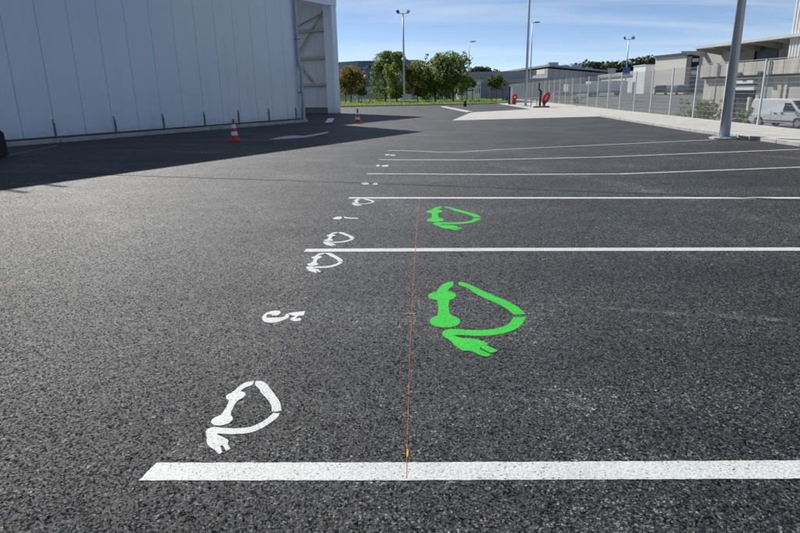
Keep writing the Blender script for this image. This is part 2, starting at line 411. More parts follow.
M['red_lens'] = mat('tail_lamp', (0.35, 0.01, 0.01), 0.2)
M['red'] = mat('bright_red_paint', (0.58, 0.012, 0.03), 0.4, var=0.06)
M['wood'] = mat('stake_timber', (0.20, 0.11, 0.055), 0.85, var=0.25, scale=6)
M['bark'] = mat('bark', (0.075, 0.06, 0.045), 0.95, var=0.3, scale=7, bump=0.5, bscale=30)
M['sign_blue'] = mat('sign_blue', (0.06, 0.17, 0.42), 0.5)
M['white_plain'] = mat('white_metal', (0.76, 0.77, 0.77), 0.45, var=0.04)

def leaf_mat(name, c, c2, trans=0.5):
    m, n, l, b = node_mat(name)
    oi = n.new('ShaderNodeNewGeometry')
    nz = noise(n, l, oi.outputs['Position'], 1.3, 4)
    rnd = mathn(n, l, 'ADD', mathn(n, l, 'MULTIPLY', oi.outputs['Random Per Island'], 0.6), mathn(n, l, 'MULTIPLY', nz, 0.5))
    l.new(ramp(n, l, rnd, 0.2, 0.85, (*c2, 1), (*c, 1)), b.inputs['Base Color'])
    b.inputs['Roughness'].default_value = 0.55
    b.inputs['Specular IOR Level'].default_value = 0.3
    b.inputs['Transmission Weight'].default_value = 0.0
    tr = n.new('ShaderNodeBsdfTranslucent'); l.new(ramp(n, l, rnd, 0.2, 0.85, (*[x * 1.2 for x in c2], 1), (*[x * 1.5 for x in c], 1)), tr.inputs['Color'])
    mx = n.new('ShaderNodeMixShader'); mx.inputs[0].default_value = trans
    l.new(b.outputs[0], mx.inputs[1]); l.new(tr.outputs[0], mx.inputs[2])
    l.new(mx.outputs[0], n['Material Output'].inputs[0])
    return m
M['leaf_dark'] = leaf_mat('dark_green_leaves', (0.19, 0.26, 0.065), (0.04, 0.08, 0.024))
M['leaf_olive'] = leaf_mat('olive_leaves', (0.28, 0.30, 0.08), (0.07, 0.105, 0.028))
M['leaf_brown'] = leaf_mat('bronze_leaves', (0.27, 0.25, 0.07), (0.06, 0.08, 0.025))
M['leaf_orange'] = leaf_mat('autumn_leaves', (0.26, 0.17, 0.045), (0.07, 0.085, 0.025))
M['leaf_light'] = leaf_mat('yellow_green_leaves', (0.22, 0.24, 0.05), (0.07, 0.10, 0.02))
M['blade'] = leaf_mat('grass_blades', (0.26, 0.34, 0.06), (0.10, 0.18, 0.035), .5)
M['leaf_hill'] = leaf_mat('distant_leaves', (0.07, 0.11, 0.045), (0.03, 0.055, 0.025), 0.15)

# ================================================================== THE SETTING
g = MB(); g.prism([(-2500, -400), (2500, -400), (2500, 4000), (-2500, 4000)], -3.0, -1.6)
tag(g.build('ground', M['dry_soil']), kind='structure')

def fx(Y): return 13.45 + 0.07 * (Y - 22.9)          # the fence line

lot = [(-90, -15), (fx(-15) + 0.25, -15), (fx(160) + 0.25, 160), (-90, 160)]
g = MB(); g.prism(lot, -1.5, 0.0)
asphalt = tag(g.build('asphalt_lot', M['asphalt']), kind='structure')

def yard_z(Y): return -1.22 + 1.5 * min(1, max(0, (Y - 46) / 50.0))      # the yard climbs gently away from the van
g = MB(); yy = [-15, 20, 46, 58, 70, 82, 96, 130, 190, 260]
g.add([p for Y in yy for p in ((fx(Y) + 6, Y, yard_z(Y)), (200, Y, yard_z(Y)))], [(2 * i, 2 * i + 1, 2 * i + 3, 2 * i + 2) for i in range(len(yy) - 1)])
tag(g.build('neighbouring_yard', M['yard']), kind='structure')
# dry grass bank that falls from the fence to the yard
g = MB(); ys = [-15 + 5 * i for i in range(42)]
vs = []; fs = []
for i, Y in enumerate(ys):
    for j, (o, z) in enumerate(((0.25, -0.03), (1.6, -0.10), (3.5, yard_z(Y) * .6), (6.3, yard_z(Y) + .006))):
        vs.append((fx(Y) + o + (random.uniform(-.15, .15) if 0 < j < 3 else 0), Y, z + (random.uniform(-.06, .06) if 0 < j < 3 else 0)))
for i in range(len(ys) - 1):
    for j in range(3):
        a = i * 4 + j; fs.append((a, a + 1, a + 5, a + 4))
g.add(vs, fs)
tag(g.build('grass_bank', M['dry_soil']), kind='structure')

# raised footpath with kerb along the fence, flush concrete apron
k0, k1, k2 = ground(600, 116.7), ground(690, 131.5), ground(800, 146.5)
kn = (10.3, 8.0)
g = MB(); g.prism([(k0[0] + .16, k0[1]), (k1[0] + .16, k1[1]), (k2[0] + .16, k2[1]), (kn[0] + .16, -8), (fx(-8) + 0.2, -8), (fx(k0[1]) + 0.2, k0[1])], -0.2, 0.06)
path = tag(g.build('footpath', M['concrete']), kind='structure')
def kerb_x(Y):
    for (xa, ya), (xb, yb) in zip((k0, k1, k2), (k1, k2, (kn[0], -8.0))):
        if Y >= yb: return xa + (xb - xa) * (ya - Y) / (ya - yb) + .16
    return kn[0] + .16
Y = k0[1]
while Y > -6:
    Y2 = Y - 2.4; pts_ = [(kerb_x(Y), Y - .008), (fx(Y) + .2, Y - .008), (fx(Y2) + .2, Y2 + .008), (kerb_x(Y2), Y2 + .008)]
    xm = [(p[0] + q[0]) / 2 for p, q in ((pts_[0], pts_[1]), (pts_[3], pts_[2]))]
    for quad in ((pts_[0], (xm[0] - .006, Y - .008), (xm[1] - .006, Y2 + .008), pts_[3]), ((xm[0] + .006, Y - .008), pts_[1], pts_[2], (xm[1] + .006, Y2 + .008))):
        g = MB(); g.prism(quad, .02, .083 + random.uniform(-.003, .003)); g.build('paving_slab', M['concrete'], path)
    Y = Y2
ap = [ground(452, 120.7), k0, (fx(k0[1]) + 0.2, k0[1]), (fx(74) + 0.2, 74), ground(497, 103.6), ground(531, 109.3), ground(471, 112.6)]
g = MB(); g.prism(ap, -0.1, 0.012)
tag(g.build('concrete_apron', M['concrete']), kind='structure')
def run_kerb(pts, w, h, length, name, m, parent):
    pieces = []
    for a, b in zip(pts[:-1], pts[1:]):
        a, b = Vector((*a, 0)), Vector((*b, 0)); L = (b - a).length; n = max(1, round(L / length)); d = (b - a) / n
        for i in range(n):
            p, q = a + d * i + d.normalized() * 0.004, a + d * (i + 1) - d.normalized() * 0.004
            s = Vector((d.y, -d.x, 0)).normalized() * (w / 2)
            kb = MB(); kb.prism([(p - s)[:2], (q - s)[:2], (q + s)[:2], (p + s)[:2]], -0.15, h)
            pieces.append(kb.build(name, m, parent, bevel=0.015))
    return pieces
run_kerb([(k0[0] + .07, k0[1]), (k1[0] + .07, k1[1]), (k2[0] + .07, k2[1]), (kn[0] + .07, -8)], 0.15, 0.105, 1.0, 'kerb_stone', M['kerb'], path)
dy_ = ground(757, 138.5)[1]; xk = k1[0] + (k2[0] - k1[0]) * (k1[1] - dy_) / (k1[1] - k2[1])
g = MB(); g.box(xk - .022, xk + .12, dy_ - .26, dy_ + .26, 0, .08)
g.build('drain_inlet', M['black'], path)

# grass verge with its kerb
VY = 71.0
g = MB(); g.prism([(-70, VY), (8.8, VY - 1.0), (12.4, VY + 1.5), (fx(100) - 1.2, 100), (-70, 100)], -0.3, 0.14)
verge = tag(g.build('grass_verge', M['grass']), kind='structure')
run_kerb([(-60, VY - .08), (8.8, VY - 1.08), (12.4, VY + 1.42)], 0.16, 0.15, 3.0, 'kerb_stone', M['kerb'], verge)
g = MB()
for i in range(15000):
    x = random.uniform(-30, 14); y = VY + 0.3 + 27 * random.random() ** 1.5
    if y < VY + 1.5 and x > 11: continue
    hgt = random.uniform(.08, .26) * (1.5 if random.random() < .08 else 1); a = random.uniform(0, math.pi); w = random.uniform(.03, .08)
    ox, oy = math.cos(a) * w, math.sin(a) * w; lx, ly = random.uniform(-.08, .08), random.uniform(-.08, .08)
    g.add([(x - ox, y - oy, .12), (x + ox, y + oy, .12), (x + lx, y + ly, .12 + hgt)], [(0, 1, 2)])
tag(g.build('grass', M['blade'], fix=False), 'bright green rough grass on the verge under the trees', 'grass', kind='stuff')
# pale kerb edging of the planted island
g = MB()
a, b = Vector(ground(443, 107)), Vector(ground(470.5, 112.6))
n_ = Vector((-(b - a).y, (b - a).x)).normalized() * .22
g.prism([a - n_, b - n_, b + n_, a + n_], -.1, .06)
tag(g.build('kerb_strip', M['kerb'], bevel=.02), kind='structure')

# tar joint that crosses the lot
g = MB()
pts = [(60, 172.5), (110, 175), (250, 179.5), (400, 184.2), (520, 189), (640, 193.5), (800, 200)]
gp = [Vector(ground(*p)) for p in pts]
gp.append(gp[-1] + (gp[-1] - gp[-2]) * 1.5)
side = []
for i in range(len(gp) - 1):
    for k in range(14):
        t = k / 14; p = gp[i].lerp(gp[i + 1], t); d = (gp[i + 1] - gp[i]).normalized(); nn = Vector((-d.y, d.x))
        w = random.uniform(.018, .04); off = random.uniform(-.015, .015)
        side.append((p + nn * (off + w), p + nn * (off - w)))
vs = [(p.x, p.y, .003) for s in side for p in s]
g.add(vs, [(2 * i, 2 * i + 1, 2 * i + 3, 2 * i + 2) for i in range(len(side) - 1)])
g.build('tar_joint', M['tar'], asphalt)

# ================================================================== ROAD MARKINGS
PT = 0.002
def dense(poly, step=0.02, jit=0.0018):
    out = []
    for i in range(len(poly)):
        a, b = Vector(poly[i]), Vector(poly[(i + 1) % len(poly)])
        n = max(1, int((b - a).length / step))
        for k in range(n):
            p = a.lerp(b, k / n)
            out.append((p.x + random.uniform(-jit, jit), p.y + random.uniform(-jit, jit)))
    return out
def smooth_poly(p, it=1):
    for _ in range(it):
        q = []; n = len(p)
        for i in range(n):
            z, a, b = Vector(p[i - 1]), Vector(p[i]), Vector(p[(i + 1) % n])
            if (a - z).angle(b - a, 0) > 1.0: q.append(a)          # stencil corners stay sharp
            else: q += [a.lerp(z, .25), a.lerp(b, .25)]
        p = q
    return [tuple(v) for v in p]

def grow(p, e):
    a = sum(p[i][0] * p[(i + 1) % len(p)][1] - p[(i + 1) % len(p)][0] * p[i][1] for i in range(len(p)))
    out = []
    for i in range(len(p)):
        d = (Vector(p[(i + 1) % len(p)]) - Vector(p[i - 1])).normalized(); nn = Vector((d.y, -d.x)) * (1 if a > 0 else -1)
        out.append(tuple(Vector(p[i]) + nn * e))
    return out

def line_marking(pts, w, name, label, group, m, slant=0.0, jit=.002, step=.03):
    p = [Vector(ground(*q)) for q in pts]
    left, right = [], []
    for i in range(len(p)):
        d = (p[min(i + 1, len(p) - 1)] - p[max(i - 1, 0)]).normalized(); nn = Vector((-d.y, d.x))
        s = d * slant if i == 0 else Vector((0, 0))
        left.append(p[i] + nn * w / 2 + s); right.append(p[i] - nn * w / 2 - s)
    base = p[0]
    poly = [tuple(v - base) for v in left] + [tuple(v - base) for v in reversed(right)]
    g = MB(); g.prism(dense(poly, step, jit), -.02, PT)
    o = g.build(name, m, loc=(base.x, base.y, 0))
    return tag(o, label, 'road marking', group)
LG = 'white lines between the parking bays'
line_marking([(148, 471.6), (400, 471.4), (800, 469.5), (1000, 468)], 0.125, 'parking_line', 'broad white parking line nearest the camera, crossing the foreground', LG, M['white_paint'], slant=.012)
line_marking([(305, 250.4), (500, 249.6), (800, 249.2), (960, 249.5)], 0.125, 'parking_line', 'white parking line just above the big green symbol', LG, M['white_paint'])
line_marking([(349, 198), (560, 198), (790, 198), (900, 198.5)], 0.12, 'parking_line', 'white parking line just behind the small green symbol', LG, M['white_paint'])
line_marking([(367, 173.8), (500, 174.6), (620, 174), (800, 167.2), (860, 165)], 0.11, 'parking_line', 'thin white parking line behind the tar joint, bending towards the right', LG, M['faded_paint'])
line_marking([(379, 159.7), (480, 160), (600, 157.2), (800, 149.3)], 0.11, 'parking_line', 'thin white parking line, second farthest from the camera', LG, M['faded_paint'])
line_marking([(388, 150.3), (420, 151.2), (438, 152.2), (458, 152.2), (500, 149.6), (600, 145), (716, 139.6)], 0.10, 'parking_line', 'farthest thin white parking line with a dip, running to the lamp column', LG, M['faded_paint'])

def zo(pts, ox, oy, s): return [(ox + x / s, oy + y / s) for x, y in pts]
def stencil(name, label, cat, pieces, m, group=None, soften=1):
    allp = [ground(*q) for _, pts in pieces for q in pts]
    cx = sum(p[0] for p in allp) / len(allp); cy = sum(p[1] for p in allp) / len(allp)
    root = thing(name, label, cat, (cx, cy, 0), 0, group)
    for pn, pts in pieces:
        poly = [(p[0] - cx, p[1] - cy) for p in (ground(*q) for q in pts)]
        g = MB(); g.prism(dense(grow(smooth_poly(poly, soften + 1), .0015), .012, .0012), -.015, PT + (.0007 if pn == 'plug' else 0))
        g.build(pn, m, root)
    return root
def copy_stencil(src, label, px, py, ref_px, ref_py, rz=0.0, sx=1.0, sy=1.0):
    """the same stencil sprayed again: ref pixel of the source lands on (px, py)"""
    a = Vector(ground(ref_px, ref_py)); b = Vector(ground(px, py))
    o = copy_tree(src)
    rel = Vector((src.location.x, src.location.y)) - a
    rel = Vector((rel.x * sx, rel.y * sy))
    rel = Vector((rel.x * math.cos(rz) - rel.y * math.sin(rz), rel.x * math.sin(rz) + rel.y * math.cos(rz)))
    o.location = (b.x + rel.x, b.y + rel.y, 0); o.rotation_euler = (0, 0, rz); o.scale = (sx, sy, 1)
    o['label'] = label
    return o
W1 = [
 ('connector', [(358,103),(320,108),(290,125),(265,150),(248,162),(228,170),(222,182),(230,192),(243,197),(207,262),(190,272),(165,280),(149,298),(158,313),(185,319),(225,312),(254,294),(254,276),(240,266),(270,201),(300,186),(318,170),(312,156),(290,152),(310,135),(352,121)]),
 ('cable_segment', [(368,102),(408,104),(440,145),(485,205),(491,245),(470,250),(446,250),(445,215),(400,165),(385,140),(362,119)]),
 ('cable', [(480,261),(452,258),(425,285),(380,312),(330,330),(250,334),(195,330),(165,325),(138,332),(124,350),(132,378),(172,378),(180,356),(200,357),(260,360),(330,355),(380,340),(430,310),(476,276)]),
 ('plug', [(133,362),(174,358),(188,368),(215,378),(236,392),(228,406),(243,432),(225,441),(207,413),(193,420),(204,448),(190,457),(172,436),(150,426),(131,408)])]
white_sym = stencil('charging_symbol', 'large white charging cable symbol just above the foreground line', 'road marking',
                    [(n, zo(p, 180, 360, 4.842)) for n, p in W1], M['white_paint'], 'white charging cable symbols at the bay corners')
G1 = [
 ('connector', [(258,107),(235,107),(205,120),(185,140),(176,156),(148,160),(134,175),(150,190),(182,195),(190,268),(155,280),(139,298),(160,320),(215,330),(270,322),(295,300),(280,280),(238,268),(232,195),(262,188),(273,172),(255,155),(228,152),(240,135),(258,125)]),
 ('cable_segment', [(284,106),(320,112),(380,140),(450,172),(520,200),(575,230),(608,263),(550,265),(525,240),(470,210),(400,180),(360,160),(325,132),(284,123)]),
 ('cable', [(548,278),(610,276),(598,302),(570,330),(520,352),(450,366),(370,369),(300,363),(258,364),(268,377),(250,392),(215,375),(201,358),(215,340),(250,335),(300,338),(380,342),(450,338),(510,322),(540,300)]),
 ('plug', [(236,382),(256,366),(290,379),(340,380),(385,388),(426,405),(418,414),(471,439),(462,448),(435,450),(390,425),(384,432),(439,459),(425,469),(395,465),(345,440),(305,440),(265,415),(258,402)])]
green_sym = stencil('charging_symbol', 'large green charging cable symbol in the middle of the nearest bay', 'road marking',
                    [(n, zo(p, 400, 260, 4.844)) for n, p in G1], M['green_paint'], 'green charging cable symbols inside the bays')
copy_stencil(green_sym, 'smaller green charging cable symbol in the second bay, just in front of a white line', 426, 220, 428, 321)
copy_stencil(white_sym, 'white charging cable symbol just below the second parking line', 307.5, 270.0, 206, 441)
copy_stencil(white_sym, 'white charging cable symbol just above the second parking line', 324.5, 244.2, 206, 441, sy=.93)
copy_stencil(white_sym, 'small white charging cable symbol touching the third parking line', 353, 205.0, 206, 441, sy=.9)

stencil('bay_number', 'white number 5 lying sideways beside the big green symbol', 'road marking', [
 ('digit_bowl', zo([(335,150),(290,143),(220,150),(150,172),(104,212),(94,245),(110,282),(160,302),(240,306),(320,292),(392,264),(445,238),(455,208),(430,183),(408,190),(412,213),(370,232),(310,238),(215,238),(158,240),(145,215),(168,194),(222,192),(238,210),(300,206),(338,180)], 255, 300, 13.33)),
 ('digit_flag', zo([(440,180),(550,163),(668,152),(642,207),(580,212),(540,246),(560,250),(592,240),(615,250),(602,277),(530,287),(468,265),(482,243),(540,215),(450,196)], 255, 300, 13.33))], M['white_paint'], 'bay numbers painted along the line ends')
for lab, pcs in (
  ('flattened white bay number between the second and third parking lines', [[(332.5, 218.4), (336, 217.0), (341, 216.6), (342.5, 218), (340, 219.3), (335, 219.4)], [(343.5, 216.6), (346, 217.4), (358, 218.1), (358, 219), (345, 218.4)]]),
  ('small white bay number just behind the tar joint', [[(361, 183.2), (365, 182.4), (369, 182.8), (368.5, 184.4), (363, 184.6)], [(372.5, 184), (375, 182.6), (378, 182.9), (377.5, 184.6), (374, 184.9)]]),
  ('small white bay number between the fourth and fifth parking lines', [[(376, 165.2), (379.4, 164.9), (380.2, 166), (377, 166.7)], [(381.8, 165.4), (388.3, 165), (388, 166.6), (382.4, 166.8)]]),
  ('farthest faint white bay number, near the dipped line', [[(384.5, 154.6), (389, 154.2), (389.5, 155.3), (386, 155.5)], [(390.3, 154.6), (395.5, 154.9), (394.5, 155.9), (390.6, 155.6)]])):
    stencil('bay_number', lab, 'road marking', [('digit_stroke', p) for p in pcs], M['white_paint'], 'bay numbers painted along the line ends', soften=1)

# white arrow in the building's shade, paint slab by the corner
stencil('lane_arrow', 'white road arrow lying in the shadow of the grey hall', 'road marking',
        [('arrow', zo([(345,247),(400,235),(458,227),(520,229),(580,219),(640,208),(643,215),(580,228),(535,237),(470,241),(400,246)], 200, 90, 5.0))], M['white_paint'], soften=0)
g = MB(); q = [ground(x, y) for x, y in ((325.3, 122.8), (332.0, 122.4), (334.3, 119.2), (328.2, 119.2))]
c_ = (sum(p[0] for p in q) / 4, sum(p[1] for p in q) / 4)
g.prism([(p[0] - c_[0], p[1] - c_[1]) for p in q], 0, .05)
tag(g.build('white_slab', M['white_plain'], loc=(*c_, 0), bevel=.01), 'white flat slab on the ground by the far corner of the grey hall', 'slab')

# orange chalk line with tick marks
pts = [(419.5, 199.6), (417, 224), (414.6, 262), (411.6, 315), (409.4, 370), (407.2, 440), (406.4, 484)]
root = thing('chalk_line', 'thin orange chalk line running lengthwise past the green symbols', 'chalk line', (*ground(*pts[-1]), 0))
bx, by = root.location.x, root.location.y
gp = [Vector(ground(*p)) for p in pts]
g = MB(); side = []
for i in range(len(gp) - 1):
    a, b = gp[i], gp[i + 1]; n = max(2, int((b - a).length / .035)); d = (b - a).normalized(); nn = Vector((-d.y, d.x))
    for k in range(n):
        p = a.lerp(b, k / n); w = random.uniform(.0010, .0026) * (1 + max(0, p.y - 3) * .22); o1 = random.uniform(-.001, .001)
        side.append((p + nn * (o1 + w), p + nn * (o1 - w)))
g.add([(p.x - bx, p.y - by, .0032) for q in side for p in q], [(2 * i, 2 * i + 1, 2 * i + 3, 2 * i + 2) for i in range(len(side) - 1)])
g.build('chalk_stroke', M['orange_chalk'], root)
def patch(name, pts, m):
    g = MB(); g.prism([(p[0] - bx, p[1] - by) for p in (ground(*q) for q in pts)], -.01, .004); g.build(name, m, root)
patch('tick_mark', [(402.5, 313.9), (415.6, 313.2), (415.8, 314.8), (402.8, 315.2)], M['tan_crayon'])
patch('crayon_mark', [(406.7, 457.5), (406.5, 454), (407.6, 449), (408.6, 451), (408.5, 455), (407.8, 458)], M['yellow_crayon'])

# ================================================================== LEFT HALL
C = (-5.28, 34.59); ANG = math.atan2(.864, .504)
hall = thing('grey_hall', 'tall grey panelled industrial hall with open braced bay, throwing a long shadow', 'building', (*C, 0), ANG)
HT = 10.0; WY = 0.5
g = MB(); g.box(-44, .5, WY + .10, 30, -.1, HT - .05); g.build('wall_core', M['panel_back'], hall)
x = .55
i = 0
pm = None
while x > -43:
    w = 1.2
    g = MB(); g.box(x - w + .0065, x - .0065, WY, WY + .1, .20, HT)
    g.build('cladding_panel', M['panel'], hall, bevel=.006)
    x -= w
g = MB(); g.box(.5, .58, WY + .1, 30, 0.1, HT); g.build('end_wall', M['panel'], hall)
g = MB(); g.box(-44, .6, WY - .12, 30.1, HT, HT + .12); g.build('roof_capping', M['galv'], hall)
# plinth pieces along the foot of the wall
x = .5
while x > -43:
    w = 3.6 + random.uniform(-.1, .1)
    g = MB(); g.box(x - w + .02, x, random.uniform(.0, .03), WY + .05, -.1, .13 + random.uniform(-.02, .02))
    g.build('plinth_block', M['plinth'], hall, bevel=.02)
    x -= w
# downpipe with an offset near its foot
g = MB(); g.tube((.42, WY - .12, 3.0), (.42, WY - .12, HT), .085, n=14); g.tube((.50, WY - .2, .12), (.50, WY - .2, 3.02), .10, n=14)
g.tube((.42, WY - .12, 3.2), (.50, WY - .2, 2.9), .095, n=14)
dp = g.build('downpipe', M['galv'], hall, smooth=False)
for z in (1.6, 4.4, 6.8, 9.0):
    g = MB(); g.box(.34, .6, WY - .22, WY + .02, z, z + .05); g.build('pipe_bracket', M['galv_dark'], dp)
# roof arms whose shadows reach out over the tarmac
for lx in (-15.4, -14.7):
    g = MB(); g.bar((lx, WY, HT + .05), (lx, WY - .85, HT + .1), .07, .07)
    g.build('floodlight_arm', M['galv_dark'], hall)
# braced bay behind the corner
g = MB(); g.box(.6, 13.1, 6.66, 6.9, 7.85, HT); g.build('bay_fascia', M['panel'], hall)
g = MB(); g.box(.6, 13.1, 6.9, 17.5, HT - .25, HT - .02); g.build('bay_roof', M['panel_in'], hall)  # cut short with the rear left open, shaped so light fills the bay
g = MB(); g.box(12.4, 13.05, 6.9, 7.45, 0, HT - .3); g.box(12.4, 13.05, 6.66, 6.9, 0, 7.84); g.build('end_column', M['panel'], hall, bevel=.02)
y = 7.45
while y < 29:
    g = MB(); g.box(12.75, 12.85, y + .006, y + 1.194, .45, HT - .3); g.build('inner_panel', M['panel_in'], hall)
    y += 1.2
g = MB(); g.box(12.85, 12.95, 7.45, 30, 0, HT - .3); g.build('bay_wall', M['panel_back'], hall)
for z in (2.15, 4.15, 6.15):
    g = MB(); g.box(12.42, 12.70, 7.5, 29.7, z - .05, z + .16); g.build('rail_beam', M['steel_beige'], hall)
for a, b in (((12.55, 7.5, 7.6), (12.55, 10.6, 4.25)), ((12.6, 10.6, 4.1), (12.6, 8.9, 2.25)), ((12.6, 7.7, 7.4), (12.6, 11.6, 6.2))):
    g = MB(); g.bar(a, b, .09, .13, up=(1, 0, 0)); g.build('brace', M['steel_beige'], hall)

# steel wall-guard posts
def guard_post(lx):
    px_ = C[0] + .504 * lx - .864 * .17; py_ = C[1] + .864 * lx + .504 * .17
    return (px_, py_, .12)
gp_labels = ['steel guard post nearest the camera at the foot of the grey hall', 'second steel guard post from the left along the grey hall',
             'third steel guard post from the left along the grey hall', 'fourth steel guard post along the grey hall, left of the near cone',
             'steel guard post directly behind the near traffic cone', 'second last steel guard post before the downpipe', 'last steel guard post, beside the downpipe']
proto = None
for lx, lab in zip((-14.06, -11.58, -9.24, -6.94, -4.75, -2.55, -.34), gp_labels):
    if proto is None:
        proto = thing('guard_post', lab, 'bollard', guard_post(lx), ANG + .1, 'steel guard posts along the grey hall')
        g = MB(); g.box(-.025, .025, -.04, .04, .0, .70); g.build('post', M['galv_dark'], proto, bevel=.008)
        g = MB(); g.box(-.09, .09, -.09, .09, 0, .012); g.build('base_plate', M['galv'], proto)
        g = MB(); g.box(-.027, .027, -.048, -.041, .58, .69); g.build('reflector', M['cap_white'], proto)
    else:
        o = copy_tree(proto); o.location = guard_post(lx); o['label'] = lab
# black rubber wheel stop and low strip at the left edge
bp_ = ground(3, 157)
g = MB(); g.xprism([(-.22, 0), (.22, 0), (.16, .62), (.02, .74), (-.16, .66)], -1.2, .25)
tag(g.build('rubber_buffer', M['black'], loc=(bp_[0] - .25, bp_[1] + .1, 0), rz=ANG, bevel=.03), 'black rubber buffer block at the left edge by the hall', 'buffer')
g = MB(); a, b = Vector((*ground(7, 156.5), 0)), Vector((*ground(57, 146.2), 0))
d_ = (b - a); g.bar((0, 0, .02), tuple(d_ + Vector((0, 0, .02))), .03, .04)
tag(g.build('edging_rail', M['galv_dark'], loc=tuple(a)), 'low pale edging rail slanting away from the black buffer', 'rail')

# ================================================================== TRAFFIC CONES
def cone(label, loc, rz=0.0, tilt=(0, 0)):
    root = thing('traffic_cone', label, 'traffic cone', loc, rz, 'traffic cones in front of the grey hall')
    g = MB(); g.prism([(-.2, -.13), (-.13, -.2), (.13, -.2), (.2, -.13), (.2, .13), (.13, .2), (-.13, .2), (-.2, .13)], 0, .045); g.build('base', M['cone_red'], root, bevel=.01)
    R = lambda z: .145 + (.03 - .145) * (z - .045) / (.75 - .045)
    for nm, z0, z1, mm, e in (('cone_body', .045, .20, 'cone_red', 0), ('reflective_band', .20, .33, 'cone_white', .002), ('cone_body', .33, .44, 'cone_red', 0), ('reflective_band', .44, .57, 'cone_white', .002), ('cone_tip', .57, .75, 'cone_red', 0)):
        g = MB(); g.lathe([(R(z0) + e, z0), (R(z1) + e, z1)], 22); g.build(nm, M[mm], root)
    root.rotation_euler = (tilt[0], tilt[1], rz)
    return root
cone('red and white traffic cone standing in the shadow of the grey hall', (*ground(235, 141), 0), .4)
cone('red and white traffic cone standing near the far corner of the grey hall', (*ground(358, 123.5), 0), .9)

# ================================================================== LAMP COLUMNS
def lamp(label, loc, height, r0, r1, heads='double', foot=None, s=1.0):
    root = thing('lamp_column', label, 'street lamp', loc, 0, 'lamp columns around the lot')
    g = MB(); g.tube((0, 0, 0), (0, 0, height), r0, r1, 18); g.build('column', M['pole'], root, smooth=False).data.shade_smooth()
    g = MB(); g.box(-r0 * 1.7, r0 * 1.7, -r0 * 1.7, r0 * 1.7, .04, .075); g.build('base_plate', M['galv'], root)
    if foot:
        g = MB(); g.prism([(foot * math.cos(a * math.pi / 4 + .39) , foot * math.sin(a * math.pi / 4 + .39)) for a in range(8)], -.2, .045); g.build('footing', M['concrete'], root, bevel=.02)
    g = MB(); g.box(-r0 * .45, r0 * .45, r0 * .7, r0 * 1.03, .6, 1.0); g.build('service_door', M['pole'], root)
    if heads == 'double':
        g = MB(); g.bar((-.8 * s, 0, height), (.8 * s, 0, height), .09 * s); g.build('crossbar', M['galv'], root)
        for k in (-1, 1):
            g = MB(); g.box(-.22 * s, .22 * s, -.3 * s, .3 * s, -.07 * s, .07 * s)
            h = g.build('floodlight', M['lamp_head'], root, loc=(k * .78 * s, -.05, height + .25 * s)); h.rotation_euler = (math.radians(35), k * math.radians(-62), 0)
            g = MB(); g.box(-.18 * s, .18 * s, -.26 * s, .26 * s, -.085 * s, -.071 * s); g.build('lens', M['lamp_glass'], h)
    else:
        g = MB(); g.bar((0, 0, height), (.5 * s, -.1, height + .12 * s), .08 * s); g.build('arm', M['galv'], root)
        g = MB(); g.box(.3 * s, 1.0 * s, -.25 * s, .1 * s, height + .06 * s, height + .18 * s)
        h = g.build('floodlight', M['lamp_head'], root)
        g = MB(); g.box(.36 * s, .94 * s, -.2 * s, .05 * s, height + .04 * s, height + .059 * s); g.build('lens', M['lamp_glass'], h)
    return root
L1 = ground(724, 138.6)
lamp('thick grey lamp column on a white footing beside the fence, nearest the camera', (*L1, 0), 12.0, .145, .06, 'double', .42)
L2 = ground(525.5, 106.2)
lamp('tall lamp column rising out of the picture beside the red posts', (*L2, 0), 13.5, .13, .07, 'double', .5)
def lamp_at(label, px, pbase, ptop, Y, zb, r, heads, s=1.0):
    p = at(px, pbase, Y); t = at(px, ptop, Y)
    lamp(label, (p.x, Y, zb), t.z - zb, r, r * .55, heads, None, s)
lamp_at('lamp column with two floodlights in front of the trees', 404.5, 104, 13.5, 77, .1, .14, 'double', .78)
lamp_at('thin distant lamp column just behind the tall one by the red posts', 529.5, 100, 23.5, 112, .28, .12, 'single', 1.2)
lamp_at('distant single-headed lamp column right of the trees', 468.5, 96, 42.5, 140, 0, .13, 'single', 1.4)
lamp_at('distant lamp column with two heads behind the fence', 624, 98, 39.5, 105, .28, .12, 'double', .9)

# ================================================================== FENCE
FH = 2.42
fence = thing('mesh_fence', 'long galvanised wire mesh fence on posts beside the footpath', 'fence', (fx(10), 10.9 - 3, 0), 0)
fo = Vector(fence.location)
fence_posts = [7.9 + 3.0 * i for i in range(34)]
pg_, wg_ = MB(), MB()
pg_.box(-.03, .03, -.03, .03, -.2, FH); pg_.box(-.035, .035, -.035, .035, FH, FH + .02)
pmesh = pg_.mesh('fence_post', M['post'])
d_ = Vector((.07, 1, 0)).normalized()
for k in range(59):
    t = .05 + k * .05
    p = d_ * t; wg_.tube((p.x, p.y, .06), (p.x, p.y, FH - .02), .0031, n=3, cap=False)
for k in range(13):
    z = .08 + k * .19
    wg_.tube((.008, .035, z), (d_.x * 2.97 + .008, d_.y * 2.97, z), .0034, n=3, cap=False)
wmesh = wg_.mesh('mesh_panel', M['wire'])
for i, Y in enumerate(fence_posts):
    o = bpy.data.objects.new('fence_post', pmesh); col.objects.link(o); o.parent = fence
    o.location = (fx(Y) - fo.x, Y - fo.y, 0)
    if i < len(fence_posts) - 1:
        o = bpy.data.objects.new('mesh_panel', wmesh); col.objects.link(o); o.parent = fence
        o.location = (fx(Y) - fo.x, Y - fo.y, 0)
g = MB(); a, b = fence_posts[0], fence_posts[-1]
g.prism([(fx(a) - .1 - fo.x, a - fo.y), (fx(a) + .1 - fo.x, a - fo.y), (fx(b) + .1 - fo.x, b - fo.y), (fx(b) - .1 - fo.x, b - fo.y)], -.4, .10)
